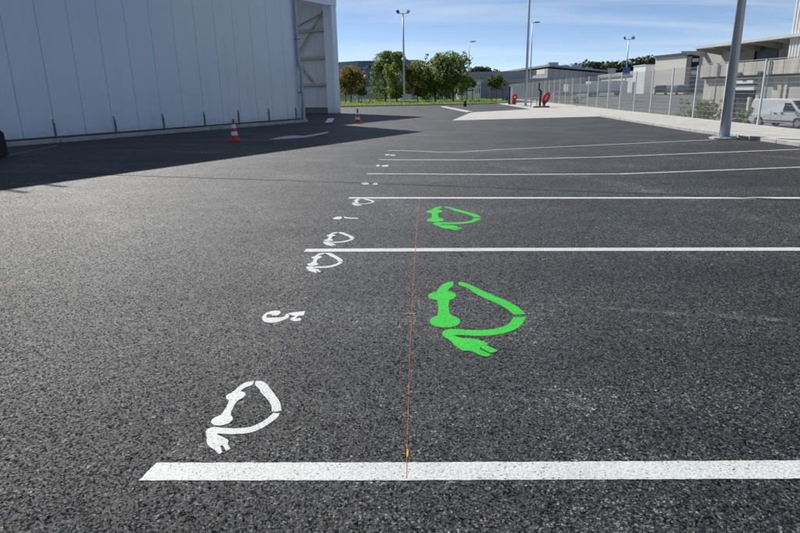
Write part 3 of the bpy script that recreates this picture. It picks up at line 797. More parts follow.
g.build('base_wall', M['kerb'], fence)

# ================================================================== SERVICE POSTS WITH RED PIECES
p = ground(541, 107.6)
r_ = thing('service_post', 'black service post with a tilted red ring panel on a low plinth', 'service post', (*p, 0), 0, 'service posts with red pieces by the fence')
g = MB(); g.box(-.75, .65, -.35, .4, -.1, .14); g.build('plinth', M['kerb'], r_, bevel=.02)
g = MB(); g.box(-.72, .62, -.38, -.352, .0, .10); g.build('plinth_edge', M['black'], r_)
g = MB(); g.bar((-.12, 0, .14), (-.06, 0, 1.35), .17, .17); g.bar((-.06, 0, 1.3), (-.25, 0, 1.55), .14); g.bar((-.25, 0, 1.5), (-.2, 0, 2.05), .12); g.build('post', M['trim'], r_, bevel=.01)
g = MB(); g.box(.16, .34, -.1, .1, .14, .5); g.build('stub', M['trim'], r_)
g = MB(); vs = []; N_ = 28
for k in range(N_):
    q = 2 * math.pi * k / N_
    for rr, yy in ((1, -.06), (1, .06), (.58, .06), (.58, -.06)):
        u, v = .30 * rr * math.cos(q), .52 * rr * math.sin(q)
        ca, sa = math.cos(-.45), math.sin(-.45)
        vs.append((.40 + u * ca - v * sa, yy, .78 + u * sa + v * ca))
fs = [(k * 4 + j, ((k + 1) % N_) * 4 + j, ((k + 1) % N_) * 4 + (j + 1) % 4, k * 4 + (j + 1) % 4) for k in range(N_) for j in range(4)]
g.add(vs, fs); g.build('red_ring', M['red'], r_)
g = MB(); vs = [];
for yy in (-.02, .02):
    for k in range(20):
        q = 2 * math.pi * k / 20; u, v = .175 * math.cos(q), .30 * math.sin(q); ca, sa = math.cos(-.45), math.sin(-.45)
        vs.append((.40 + u * ca - v * sa, yy, .78 + u * sa + v * ca))
g.add(vs, [tuple(range(20)), tuple(reversed(range(20, 40)))] + [(k, (k + 1) % 20, 20 + (k + 1) % 20, 20 + k) for k in range(20)])
g.build('ring_disc', M['red'], r_)
g = MB(); g.bar((.30, -.05, .62), (.50, -.05, 1.0), .07, .05); g.build('white_stripe', M['white_plain'], r_)
p = ground(531, 107.2)
g = MB(); g.bar((0, 0, 0), (0, 0, .72), .06); g.bar((0, 0, .70), (.5, .05, .70), .05); g.bar((.5, .05, 0), (.5, .05, .72), .06)
tag(g.build('hoop_barrier', M['galv_dark'], loc=(*p, 0)), 'low grey metal hoop beside the red ring post', 'barrier')
p = ground(511.5, 104.6)
r_ = thing('service_post', 'black and white service post with a red reel, left of the tall lamp column', 'service post', (*p, 0), 0, 'service posts with red pieces by the fence')
g = MB(); g.box(-.34, -.18, -.1, .1, 0, 1.85); g.build('post', M['trim'], r_, bevel=.01)
g = MB(); g.box(-.17, .04, -.13, .1, 0, 1.75); g.build('white_post', M['white_plain'], r_, bevel=.01)
g = MB(); g.tube((.32, -.12, .78), (.32, .12, .78), .30, n=20); g.box(.08, .46, -.08, .08, 0, .5); g.build('red_reel', M['red'], r_)
g = MB(); g.tube((.32, -.135, .78), (.32, -.121, .78), .10, n=14); g.build('reel_hub', M['white_plain'], r_)
p = ground(465, 106.6)
g = MB(); g.lathe([(.16, 0), (.16, .30), (.13, .34), (.13, .5), (.10, .55)], 14)
tag(g.build('marker_post', M['trim'], loc=(*p, 0)), 'small black marker post at the corner of the verge', 'bollard')

# ================================================================== VEHICLES
def car(label, loc, rz, paint, group, kind='car', zb=0.0):
    """local +x is forward"""
    root = thing({'van': 'delivery_van', 'car': 'parked_car'}[kind], label, 'van' if kind == 'van' else 'car', loc, rz, group)
    if kind == 'van':
        L, W, H = 4.45, 1.80, 1.84
        side = [(-2.2, .30), (-2.22, .75), (-2.12, 1.72), (-2.0, 1.82), (-.6, 1.84), (.45, 1.80), (.75, 1.72), (1.40, 1.14), (2.02, .98), (2.18, .85), (2.23, .45), (2.15, .24)]
        glass = [(.30, 1.02), (.30, 1.58), (.72, 1.58), (1.18, 1.12), (1.12, 1.04)]
        ws = ((.80, 1.70), (1.42, 1.15)); wx = (-1.40, 1.42); wr = .32; belt = 1.05
    else:
        L, W, H = 4.2, 1.75, 1.48
        side = [(-2.05, .32), (-2.1, .8), (-1.95, 1.0), (-1.55, 1.36), (-1.1, 1.46), (-.1, 1.48), (.35, 1.40), (1.05, .98), (1.85, .86), (2.08, .70), (2.1, .4), (2.0, .25)]
        glass = [(-1.5, 1.0), (-1.3, 1.30), (-.9, 1.38), (.25, 1.34), (.85, .99), (.8, .95)]
        ws = ((.40, 1.38), (1.05, .99)); wx = (-1.28, 1.32); wr = .31; belt = .95
    # body with wheel arches cut into the sill line, tumblehome above the belt
    pts = list(side)
    arch = []
    for c in sorted(wx, reverse=True):
        for k in range(9):
            q = math.pi * k / 8; arch.append((c + (wr + .06) * math.cos(q), max(.24, .30 + (wr + .06) * math.sin(q) * .98)))
    pts = pts + arch
    def inset(z): return 0 if z < belt else (z - belt) * .16
    n = len(pts); vs = []
    for s in (-1, 1):
        for x_, z_ in pts: vs.append((x_, s * (W / 2 - inset(z_)), z_))
    tri = tessellate_polygon([[Vector((x_, z_, 0)) for x_, z_ in pts]])
    fs = [(i, (i + 1) % n, n + (i + 1) % n, n + i) for i in range(n)]
    fs += [tuple(t) for t in tri] + [tuple(n + i for i in reversed(t)) for t in tri]
    g = MB(); g.add(vs, fs); g.build('body', M[paint], root, bevel=.03)
    for s in (-1, 1):
        vs = [(x_, s * (W / 2 - inset(z_) + .006), z_) for x_, z_ in glass] + [(x_, s * (W / 2 - inset(z_) - .02), z_) for x_, z_ in glass]
        m_ = len(glass); g = MB(); g.add(vs, [tuple(range(m_)), tuple(reversed(range(m_, 2 * m_)))] + [(i, (i + 1) % m_, m_ + (i + 1) % m_, m_ + i) for i in range(m_)])
        g.build('side_window', M['glass'], root)
        g = MB(); g.box(glass[-2][0] - .22, glass[-2][0] - .02, s * (W / 2 + .02) if s > 0 else s * (W / 2 + .2), s * (W / 2 + .2) if s > 0 else s * (W / 2 + .02), belt + .0, belt + .2); g.build('mirror', M['trim'], root, bevel=.03)
        g = MB(); g.box(1.72, 2.12, s * W / 2 - .28 if s > 0 else s * W / 2 - .005, s * W / 2 + .005 if s > 0 else s * W / 2 + .28, .66, .84); g.build('headlight', M['lens'], root, bevel=.03)
        g = MB(); g.box(-2.235 if kind == 'van' else -2.10, -2.05, s * W / 2 - .14 if s > 0 else s * W / 2 - .004, s * W / 2 + .004 if s > 0 else s * W / 2 + .14, .72, 1.15); g.build('tail_light', M['red_lens'], root)
        for hx in ((.25, -.25) if kind == 'van' else (.0, -.9)):
            g = MB(); g.box(hx - .1, hx + .1, s * (W / 2 + .012) - .012, s * (W / 2 + .012) + .012, .92, .96); g.build('door_handle', M['trim'], root)
        if kind == 'van':
            g = MB(); g.box(-1.0, 1.02, s * (W / 2 + .004) - .012, s * (W / 2 + .004) + .012, .40, .47); g.build('sill_strip', M['trim'], root)
            for sx in (-.55, .22):
                g = MB(); g.box(sx - .006, sx + .006, s * (W / 2) - .003, s * (W / 2) + .003, .45, 1.05); g.build('door_seam', M['trim'], root)
    (ax, az), (bx_, bz) = ws
    wd0, wd1 = W / 2 - inset(az) - .10, W / 2 - inset(bz) - .10
    nx, nz = (az - bz), (bx_ - ax); ln = math.hypot(nx, nz); nx, nz = nx / ln * .012, nz / ln * .012
    g = MB(); g.add([(ax + nx, -wd0, az + nz), (ax + nx, wd0, az + nz), (bx_ + nx, wd1, bz + nz), (bx_ + nx, -wd1, bz + nz), (ax - nx, -wd0, az - nz), (ax - nx, wd0, az - nz), (bx_ - nx, wd1, bz - nz), (bx_ - nx, -wd1, bz - nz)],
                    [(0, 1, 2, 3), (7, 6, 5, 4), (0, 4, 5, 1), (1, 5, 6, 2), (2, 6, 7, 3), (3, 7, 4, 0)]); g.build('windscreen', M['glass'], root)
    g = MB(); g.box(2.16 if kind == 'van' else 2.03, 2.25 if kind == 'van' else 2.13, -.6, .6, .40, .62); g.build('grille', M['trim'], root, bevel=.02)
    for c in wx:
        for s in (-1, 1):
            w_ = thing('wheel', None, None); w_.parent = root; w_.location = (c, s * (W / 2 - .11), wr)
            g = MB(); g.tube((0, -.1, 0), (0, .1, 0), wr, n=22); g.build('tyre', M['trim'], w_, bevel=.02)
            g = MB(); g.tube((0, s * .09, 0), (0, s * .108, 0), wr * .64, n=16); g.build('rim', M['rim'], w_)
    return root
YZ = -1.22
car('white delivery van parked behind the fence at the right edge', (26.0, 41.0, YZ), -1.22, 'car_white', None, 'van')
CG = 'cars parked in the neighbouring yard'
for lab, px, Y, rz, paint in (
  ('white car behind the far end of the fence', 566, 78, -.25, 'car_white'),
  ('dark car in front of the cream shed, left one', 660, 100, 1.2, 'car_dark'),
  ('silver car in front of the cream shed, middle of three', 671, 99, 1.2, 'car_silver'),
  ('blue-grey car in front of the cream shed, right one', 682, 98, 1.2, 'car_blue')):
    p = at(px, 95, Y); car(lab, (p.x, Y, yard_z(Y)), rz, paint, CG)
for lab, px, Y, rz, paint in (('dark car behind the white palisade, left of the trees', 343, 101, .1, 'car_dark'), ('white car seen between the tree trunks', 431, 104, .2, 'car_white')):
    p = at(px, 95, Y); car(lab, (p.x, Y, 0), rz, paint, 'cars parked beyond the verge')

# ================================================================== CONCRETE BUILDING ON THE RIGHT
P0 = at(700, 60, 56.5); P1 = at(790, 60, 45.0)
bang = math.atan2(P1.y - P0.y, P1.x - P0.x)
cb = thing('concrete_workshop', 'two-level concrete workshop with overhanging roof behind the fence', 'building', (P0.x, P0.y, YZ), bang)
BL = (Vector((P1.x, P1.y)) - Vector((P0.x, P0.y))).length
def loc_x(px, Y0=60, yy=0.0):      # distance along the facade for a picture column
    lo, hi = -20.0, 60.0
    for _ in range(50):
        m_ = (lo + hi) / 2
        q = Vector((P0.x + math.cos(bang) * m_ - math.sin(bang) * yy, P0.y + math.sin(bang) * m_ + math.cos(bang) * yy, 2.0)) - Vector((0, 0, CAM_H))
        u = 400 + FPX * q.dot(RT) / q.dot(FW)
        if u < px: lo = m_
        else: hi = m_
    return lo
def zat(px, py):                    # height above the yard for a point of the facade
    s = loc_x(px); q = Vector((P0.x + math.cos(bang) * s, P0.y + math.sin(bang) * s, 0))
    return at(px, py, q.y).z - YZ
XE = 22.0
zt, zp1, zp0 = zat(760, 38.5), zat(760, 61.5), zat(760, 75.5)
print('workshop', BL, zt, zp1, zp0)
# the lot side of the facade is local -y
xs = [loc_x(q) for q in (704.5, 722, 732.5, 757, 757.5, 774, 788.5)]
g = MB(); g.box(xs[0] + .02, XE, .25, 14, 0, zp0 - .02); g.build('core', M['dark_in'], cb)
def wallpiece(name, x0, x1, z0, z1, m, y0=0.0, y1=.24): 
    g = MB(); g.box(x0 + .008, x1 - .008, y0, y1, z0, z1); return g.build(name, M[m], cb, bevel=.012)
wallpiece('wall_panel', xs[0], xs[1], 0, zp0 - .03, 'beige_conc')
wallpiece('wall_panel', xs[1], xs[2], 0, zp0 - .03, 'beige_conc')
zl1, zl0, zl2 = zat(745, 80.0), zat(745, 89), zat(745, 77.5)
wallpiece('wall_panel', xs[2], xs[3] + .1, zl1, zp0 - .03, 'beige_conc')
g = MB(); g.box(xs[2] - .1, xs[3] + .1, -.35, .2, (zl0 + zl1) / 2 + .05, zl1 - .05); g.build('door_canopy', M['white_plain'], cb, bevel=.02)
g = MB(); g.box(xs[2] - .1, xs[3] + .1, -.2, .2, zl0 - .1, (zl0 + zl1) / 2 - .06); g.build('door_lintel', M['white_plain'], cb, bevel=.02)
g = MB(); g.box(xs[2] + .05, xs[3] - .1, .9, 1.0, 0, zl0); g.build('garage_door', M['shutter'], cb)
for z in (.55, 1.15, 1.75):
    g = MB(); g.box(xs[2] + .05, xs[3] - .1, .87, .9, z, z + .07); g.build('door_rail', M['galv'], cb)
g = MB(); g.box(xs[3] - .45, xs[3] - .2, -.25, -.05, 0, zat(752, 97)); g.build('door_post', M['cream'], cb)
wallpiece('wall_panel', xs[3] + .1, xs[4] + .5, 0, zp0 - .03, 'beige_conc')
wallpiece('side_door', xs[4] + .5, xs[5], 0, zat(765, 78.5), 'door_grey', .06, .2)
wallpiece('wall_panel', xs[4] + .5, xs[5], zat(765, 78.5), zp0 - .03, 'beige_conc')
wallpiece('wall_panel', xs[5], xs[6], 0, zp0 - .03, 'beige_conc')
wallpiece('roller_door', xs[6], xs[6] + 4.5, 0, zat(795, 78), 'grey_conc', .08, .2)
wallpiece('wall_panel', xs[6], xs[6] + 4.5, zat(795, 78), zp0 - .03, 'beige_conc')
wallpiece('wall_panel', xs[6] + 4.5, XE, 0, zp0 - .03, 'beige_conc')
# parapet band of concrete panels above the ground floor
x = xs[0] - .1
pw = (loc_x(775) - loc_x(705)) / 6.0
g = MB(); g.box(x + .05, XE, -.2, 2.2, zp0 - .02, zp1 - .3); g.build('terrace_slab', M['grey_conc'], cb)
while x < XE:
    g = MB(); g.box(x + .015, x + pw - .015, -.42, -.21, zp0 + .04, zp1); g.build('parapet_panel', M['beige_conc'], cb, bevel=.015)
    x += pw
g = MB(); g.box(xs[0] - .1, XE, -.38, -.30, zp1 + .10, zp1 + .15)
for k in range(10): g.box(xs[0] + k * 2.2, xs[0] + k * 2.2 + .05, -.36, -.31, zp1, zp1 + .12)
g.build('terrace_rail', M['galv'], cb)
g = MB(); g.box(xs[0] - .1, XE, -.25, -.2, zp0 - .10, zp0 - .021); g.build('shadow_joint', M['dark_in'], cb)
# upper storey set back under the overhanging roof
UY = 2.0
ux0 = loc_x(704, yy=UY)
xu = ux0 - .6
wx0, wx1 = loc_x(752, yy=UY), loc_x(774, yy=UY)
zw1, zw0 = zat(763, 42.5) + .12, zat(763, 59.5)
for a, b, z0, z1 in ((xu, wx0, zp0, zt - .25), (wx0, wx1, zp0, zw0), (wx0, wx1, zw1, zt - .25), (wx1, XE, zp0, zt - .25)):
    g = MB(); g.box(a + .003, b - .003, UY, UY + .2, z0, z1); g.build('upper_wall', M['grey_conc'], cb)
g = MB(); g.box(wx0, wx1, UY + .12, UY + .16, zw0, zw1); w_ = g.build('window', M['shutter'], cb)
for k in range(8):
    z = zw0 + (zw1 - zw0) * (k + .5) / 8; g = MB(); g.box(wx0 + .05, wx1 - .05, UY + .07, UY + .115, z - .05, z + .03); g.build('louvre_slat', M['shutter'], w_)
g = MB(); g.box(wx0 - .1, wx0, UY - .04, UY + .1, zw0 - .05, zw1 + .08); g.box(wx1, wx1 + .1, UY - .04, UY + .1, zw0 - .05, zw1 + .08); g.box(wx0 - .1, wx1 + .1, UY - .04, UY + .1, zw1, zw1 + .1); g.build('frame', M['dark_roof'], w_)
g = MB(); g.box(xu + .2, XE, UY + .21, 14, zp0, zt - .26); g.build('upper_core', M['grey_conc'], cb)
rf = MB(); rf.box(loc_x(690.5, yy=-.5), XE, -.5, 14.5, zt - .20, zt); rf = rf.build('roof', M['roof_edge'], cb)
for k in range(9):
    xx = xu + .2 + k * 2.6
    g = MB(); g.add([(xx, UY, zt - .75), (xx, UY, zt - .21), (xx, -.35, zt - .21), (xx, -.35, zt - .33), (xx + .14, UY, zt - .75), (xx + .14, UY, zt - .21), (xx + .14, -.35, zt - .21), (xx + .14, -.35, zt - .33)],
                    [(0, 1, 2, 3), (7, 6, 5, 4), (0, 4, 5, 1), (1, 5, 6, 2), (2, 6, 7, 3), (3, 7, 4, 0)]); g.build('rafter', M['grey_conc'], rf)

for px_ in (722.5, 774.5):
    xx = loc_x(px_); g = MB(); g.tube((xx, -.50, .1), (xx, -.50, zp1 + .05), .06, n=10); g.build('downpipe', M['galv'], cb)
for px_ in (745, 766):
    xx = loc_x(px_); g = MB(); g.box(xx - .2, xx + .2, -.62, -.43, zp0 + .05, zp0 + .28); g.build('wall_light', M['lamp_head'], cb)
# white ribbed block that rises at the right edge
xr = loc_x(787)
wb = thing('white_ribbed_block', 'white ribbed cladding block rising above the concrete workshop at the right edge', 'building', cb.location[:], bang)
g = MB(); g.box(xr + .06, XE + .1, -.13, 10, zp1 - .25, 16); g.build('core', M['white_clad'], wb)
x = xr
while x < xr + 7.2:
    g = MB(); g.add([(x, -.14, zp1 + .02), (x + .05, -.22, zp1 + .02), (x + .19, -.22, zp1 + .02), (x + .24, -.14, zp1 + .02), (x, -.14, 16), (x + .05, -.22, 16), (x + .19, -.22, 16), (x + .24, -.14, 16)],
                    [(0, 4, 5, 1), (1, 5, 6, 2), (2, 6, 7, 3), (3, 7, 4, 0), (0, 1, 2, 3), (7, 6, 5, 4)]); g.build('cladding_rib', M['white_clad'], wb)
    x += .30

# ================================================================== SHEDS BEHIND THE FENCE
def block(name, label, px0, px1, ptop, Y, depth, zb, m, roof=None, rz=0.0, roof_h=.25, over=.3, ribs=0, windows=(), ptop1=None, cat='building'):
    a = at(px0, ptop, Y); b = at(px1, ptop1 if ptop1 is not None else ptop, Y)
    W = b.x - a.x; H0 = a.z - zb
    root = thing(name, label, cat, (a.x, Y, zb), rz)
    g = MB(); g.box(0, W, 0, depth, -.2, H0 - roof_h); g.build('wall', M[m], root)
    if roof:
        g = MB(); g.box(-over, W + over, -over, depth + over, H0 - roof_h, H0); g.build('roof', M[roof], root)
    for k in range(ribs):
        xx = W * (k + 1) / (ribs + 1); g = MB(); g.box(xx - .05, xx + .05, -.03, -.001, 0, H0 - roof_h); g.build('panel_joint', M['hall_roof'], root)
    for (fx0, fx1, z0, z1, mm) in windows:
        g = MB(); g.box(W * fx0, W * fx1, -.05, -.002, z0, z1); w_ = g.build('window' if mm == 'glass' else 'door', M[mm], root)
        g = MB(); g.box(W * fx0 - .1, W * fx1 + .1, -.08, -.051, z1, z1 + .1); g.build('lintel', M['galv_dark'], w_)
    return root
def facade(name, label, pa, Ya, pb, Yb, zb, depth, m, roof, roof_h=.35, over=.3, ribs=0, top=None):
    a = at(pa[0], pa[1], Ya); b = at(pb[0], pb[1], Yb); d = Vector((b.x - a.x, b.y - a.y)); W = d.length
    root = thing(name, label, 'building', (a.x, a.y, zb), math.atan2(d.y, d.x)); Ht = (a.z + b.z) / 2 - zb
    g = MB(); g.box(0, W, 0, depth, -.2, Ht - roof_h); g.build('wall', M[m], root)
    g = MB(); g.box(-over, W + over, -over, depth + over, Ht - roof_h, Ht); g.build('roof', M[roof], root)
    for k in range(ribs):
        xx = W * (k + 1) / (ribs + 1); g = MB(); g.box(xx - .04, xx + .04, -.02, -.001, 0, Ht - roof_h); g.build('panel_joint', M['hall_roof'], root)
    return root
facade('cream_shed', 'cream panelled shed with dark roof edge left of the workshop', (656, 56), 114, (691.5, 52), 104, yard_z(110), 14, 'cream_panel', 'dark_roof', .35, .25, 0)
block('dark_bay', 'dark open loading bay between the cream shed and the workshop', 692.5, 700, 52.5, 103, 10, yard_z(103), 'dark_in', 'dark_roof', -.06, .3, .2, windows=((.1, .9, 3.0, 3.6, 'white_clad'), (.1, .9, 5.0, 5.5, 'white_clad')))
block('white_hut', 'small white hut at the left end of the cream shed', 646, 656, 64.5, 118, 6, yard_z(118), 'white_clad', 'roof_edge', 0, .2, .1)
facade('low_store', 'long low cream store under a pale sheet roof behind the fence', (566, 79.5), 250, (655, 68), 130, yard_z(130), 14, 'cream', 'hall_grey', .9, .4, 12)
cw = at(548, 64.5, 150); aw = at(497, 72, 212); dw = at(607, 71, 216)
gw = thing('grey_warehouse', 'long grey warehouse with dark roof edge behind the far end of the fence', 'building', (cw.x, 150, YZ), 0)
HW = cw.z - YZ; la, lc = (aw.x - cw.x, aw.y - cw.y), (dw.x - cw.x, dw.y - cw.y)
g = MB(); g.prism([(0, 0), lc, (lc[0], lc[1] + 40), (la[0], la[1] + 40), la], -.2, HW - .9); g.build('wall', M['hall_grey'], gw)
g = MB(); g.prism([(.1, -1.2), (lc[0] + 1, lc[1] - 1), (lc[0], lc[1] + 40), (la[0], la[1] + 40), (la[0] - 1, la[1] - 1)], HW - .5, HW); rf = g.build('roof', M['hall_roof'], gw)
for nm, q0, q1, z0, z1, mm, n_ in (('shaded_opening_band', .03, .97, HW - 2.1, HW - .95, 'slate_wall', 7),):
    for k in range(n_):
        t0, t1 = q0 + (q1 - q0) * k / n_ + .006, q0 + (q1 - q0) * (k + 1) / n_ - .006
        p0, p1 = Vector(la) * t0, Vector(la) * t1; nn = Vector((-la[1], la[0])).normalized() * -1
        nn = nn if nn.y < 0 else -nn
        g = MB(); g.prism([p0, p1, p1 + nn * .06, p0 + nn * .06], z0, z1); g.build('window', M['dark_in'] if k % 3 else M['cream'], gw)  # dark boxes paint the shadowed opening below the roof, no glazing
for k in range(1, 14):
    p0 = Vector(lc) * (k / 14); nn = Vector((-.06, -.08)); nn = Vector((lc[1], -lc[0])).normalized() * .05
    g = MB(); g.prism([p0, p0 + Vector(lc).normalized() * .12, p0 + Vector(lc).normalized() * .12 + nn, p0 + nn], 0, HW - .95); g.build('panel_joint', M['hall_roof'], gw)
for k, (t_, w_, h_) in enumerate(((.18, 2.6, 1.3), (.34, 1.6, .9), (.55, 3.2, 1.5), (.8, 2.0, 1.0))):
    bx_, by_ = lc[0] * t_, lc[1] * t_ + 9
    g = MB(); g.box(bx_ - w_ / 2, bx_ + w_ / 2, by_, by_ + 2, HW + .01, HW + h_); g.build('roof_unit', M['galv'], gw, bevel=.05)
block('blue_grey_hall', 'blue-grey hall with pale roof right of the trees', 481, 560, 79.5, 112, 18, 0, 'hall_blue', 'hall_grey', -.04, .7, .4, ribs=12, windows=((.10, .13, .3, 2.4, 'door_grey'), (.30, .34, 1.4, 2.4, 'glass'), (.5, .54, 1.4, 2.4, 'glass')))
block('pale_roof_hall', 'wide hall with light grey roof seen above the small trees', 452, 530, 72.5, 135, 20, 0, 'hall_grey', 'hall_roof', 0, 1.4, .5, ribs=8)
block('white_gatehouse', 'white gatehouse with a dark window behind the staked tree', 459, 481, 80, 110, 8, 0, 'white_clad', 'roof_edge', -.04, .25, .2, windows=((.72, .95, 1.0, 2.3, 'glass'), (.25, .4, 0, 2.2, 'door_grey')))
block('white_workshop', 'low white building glimpsed between the tree trunks', 400, 458, 88, 125, 12, 0, 'white_clad', 'hall_grey', 0, .4, .3, windows=((.2, .28, 0, 2.2, 'door_grey'), (.5, .6, .9, 2.0, 'glass'), (.75, .85, .9, 2.0, 'glass')))

# slate-blue far building with its sign
fcr = at(358.5, 61, 150)
fb = thing('far_office', 'grey and slate-blue flat-roofed building with a small blue sign, far left', 'building', (fcr.x, 150, 0), 0)
HB = fcr.z
g = MB(); g.prism([(0, 0), (14, .6), (13, 24), (-16, 26), (-16, 15)], -.2, HB - .25); g.build('wall', M['slate_wall'], fb)
g = MB(); g.prism([(-.03, -.03), (-16.05, 14.9), (-16.2, 14.6), (-.2, -.35)], -.2, HB - .26); g.build('side_wall', M['hall_grey'], fb)
g = MB(); g.prism([(-.2, -.4), (14.3, .2), (13.4, 24.4), (-16.4, 26.4), (-16.4, 14.6)], HB - .24, HB); g.build('roof_edge', M['hall_grey'], fb)
for k in range(11):
    g = MB(); g.box(.9 + k * 1.2, .95 + k * 1.2, -.02 + .043 * (k * 1.2 + .9), .05 + .043 * (k * 1.2 + .9), 0, HB - .3); g.build('panel_joint', M['hall_roof'], fb)
sgn = thing('building_sign', None, None); sgn.parent = fb; sgn.location = (1.0, -.1, HB - 1.75)
g = MB(); g.add([(0, 0, .45), (.35, 0, .1), (1.0, 0, .75), (1.2, 0, .55), (.4, 0, -.25), (-.15, 0, .25), (0, .06, .45), (.35, .06, .1), (1.0, .06, .75), (1.2, .06, .55), (.4, .06, -.25), (-.15, .06, .25)],
                [(0, 1, 2, 3, 4, 5), (11, 10, 9, 8, 7, 6)] + [(i, (i + 1) % 6, 6 + (i + 1) % 6, 6 + i) for i in range(6)]); g.build('sign_mark', M['logo_green'], sgn)
for k, (w_, h_) in enumerate(((.34, .62), (.28, .5), (.32, .6), (.26, .5), (.3, .5), (.28, .62), (.3, .5))):
    g = MB(); x0 = 1.55 + k * .42
    g.box(x0, x0 + .09, 0, .06, 0, h_); g.box(x0 + w_ - .09, x0 + w_, 0, .06, 0, h_); g.box(x0, x0 + w_, 0.002, .058, h_ - .1, h_); g.build('sign_letter', M['logo_blue'], sgn)
g = MB(); g.box(6.2, 8.4, .1, .25, 0, 1.0); g.box(5.4, 6.0, .1, .2, 0, 1.4); g.build('dark_doorway', M['dark_in'], fb)

# small street lamp and palisade left of the trees
def palisade(px0, px1, Y, zb, H, label):
    a = at(px0, 95, Y).x; b = at(px1, 95, Y).x
    r_ = thing('palisade_fence', label, 'fence', (a, Y, zb), 0, )
    pgm = MB().box(-.055, .055, -.02, .02, 0, H).mesh('pale', M['white_plain'])
    n = int((b - a) / .26)
    for k in range(n):
        o = bpy.data.objects.new('pale', pgm); col.objects.link(o); o.parent = r_; o.location = (k * .26, 0, 0)
    for z in (.4, H - .4):
        g = MB(); g.box(-.1, b - a, .021, .07, z, z + .08); g.build('rail', M['white_plain'], r_)
    return r_
palisade(326, 378, 98, .1, 2.3, 'white palisade fence behind the small autumn tree')
palisade(436, 480, 99.5, .1, 2.2, 'white palisade fence behind the tree trunks, right part')
p = at(370, 95, 93)
lp = thing('path_lamp', 'small white ball lamp on a post beside the palisade', 'street lamp', (p.x, 93, .1))
g = MB(); g.tube((0, 0, 0), (0, 0, 3.6), .06, .05, 10); g.build('column', M['galv_dark'], lp)
g = MB(); g.bar((0, 0, 3.55), (-.55, 0, 3.75), .06); g.build('arm', M['galv_dark'], lp)
g = MB(); g.lathe([(.05, 3.45), (.26, 3.55), (.28, 3.7), (.16, 3.88), (.03, 3.93)], 14, (-.6, 0)); g.build('globe', M['cap_white'], lp)

# sign posts and boxes behind the fence
def sign_post(label, px, ptop, Y, zb, w, h, board, group):
    t = at(px, ptop, Y); r_ = thing('sign_post', label, 'sign', (t.x, Y, zb), 0, group)
    H_ = t.z - zb
    g = MB(); g.tube((0, 0, 0), (0, 0, H_), .07, n=10); g.build('post', M['white_plain'], r_)
    g = MB(); g.box(-w / 2, w / 2, -.12, -.071, H_ - h, H_); g.build('board', M[board], r_, bevel=.01)
    return r_
SG = 'sign posts in the neighbouring yard'
sign_post('square blue sign on a white post behind the fence', 626.5, 67.5, 88, yard_z(88), 1.0, 1.0, 'sign_blue', SG)
sign_post('cream box sign on a white post left of the blue sign', 612, 68.5, 92, yard_z(92), 1.1, .75, 'cream', SG)
sign_post('white upright board below the blue sign', 625, 81, 80, yard_z(80), .7, 1.9, 'white_plain', SG)
sign_post('narrow white board right of the blue sign', 634, 82, 78, yard_z(78), .45, 1.6, 'white_plain', SG)
for lab, px, ptop, Y, w, h in (('white wrapped crate stack behind the fence, left one', 583, 84, 95, 4.5, 1.5), ('white box trailer behind the fence beside the crate stack', 608, 81, 98, 5.5, 2.2)):
    t = at(px, ptop, Y); r_ = thing('box_trailer', lab, 'trailer', (t.x, Y, yard_z(Y)), .05)
    H_ = t.z - yard_z(Y)
    g = MB(); g.box(-w / 2, w / 2, 0, 2.2, .7, H_); g.build('box', M['white_clad'], r_, bevel=.03)
    g = MB(); g.box(-w / 2 + .1, w / 2 - .1, .1, 2.1, .5, .699); g.build('chassis', M['trim'], r_)
    for k in (-.3, .3):
        g = MB(); g.tube((w * k, .02, .42), (w * k, .3, .42), .42, n=18); g.build('wheel', M['trim'], r_)

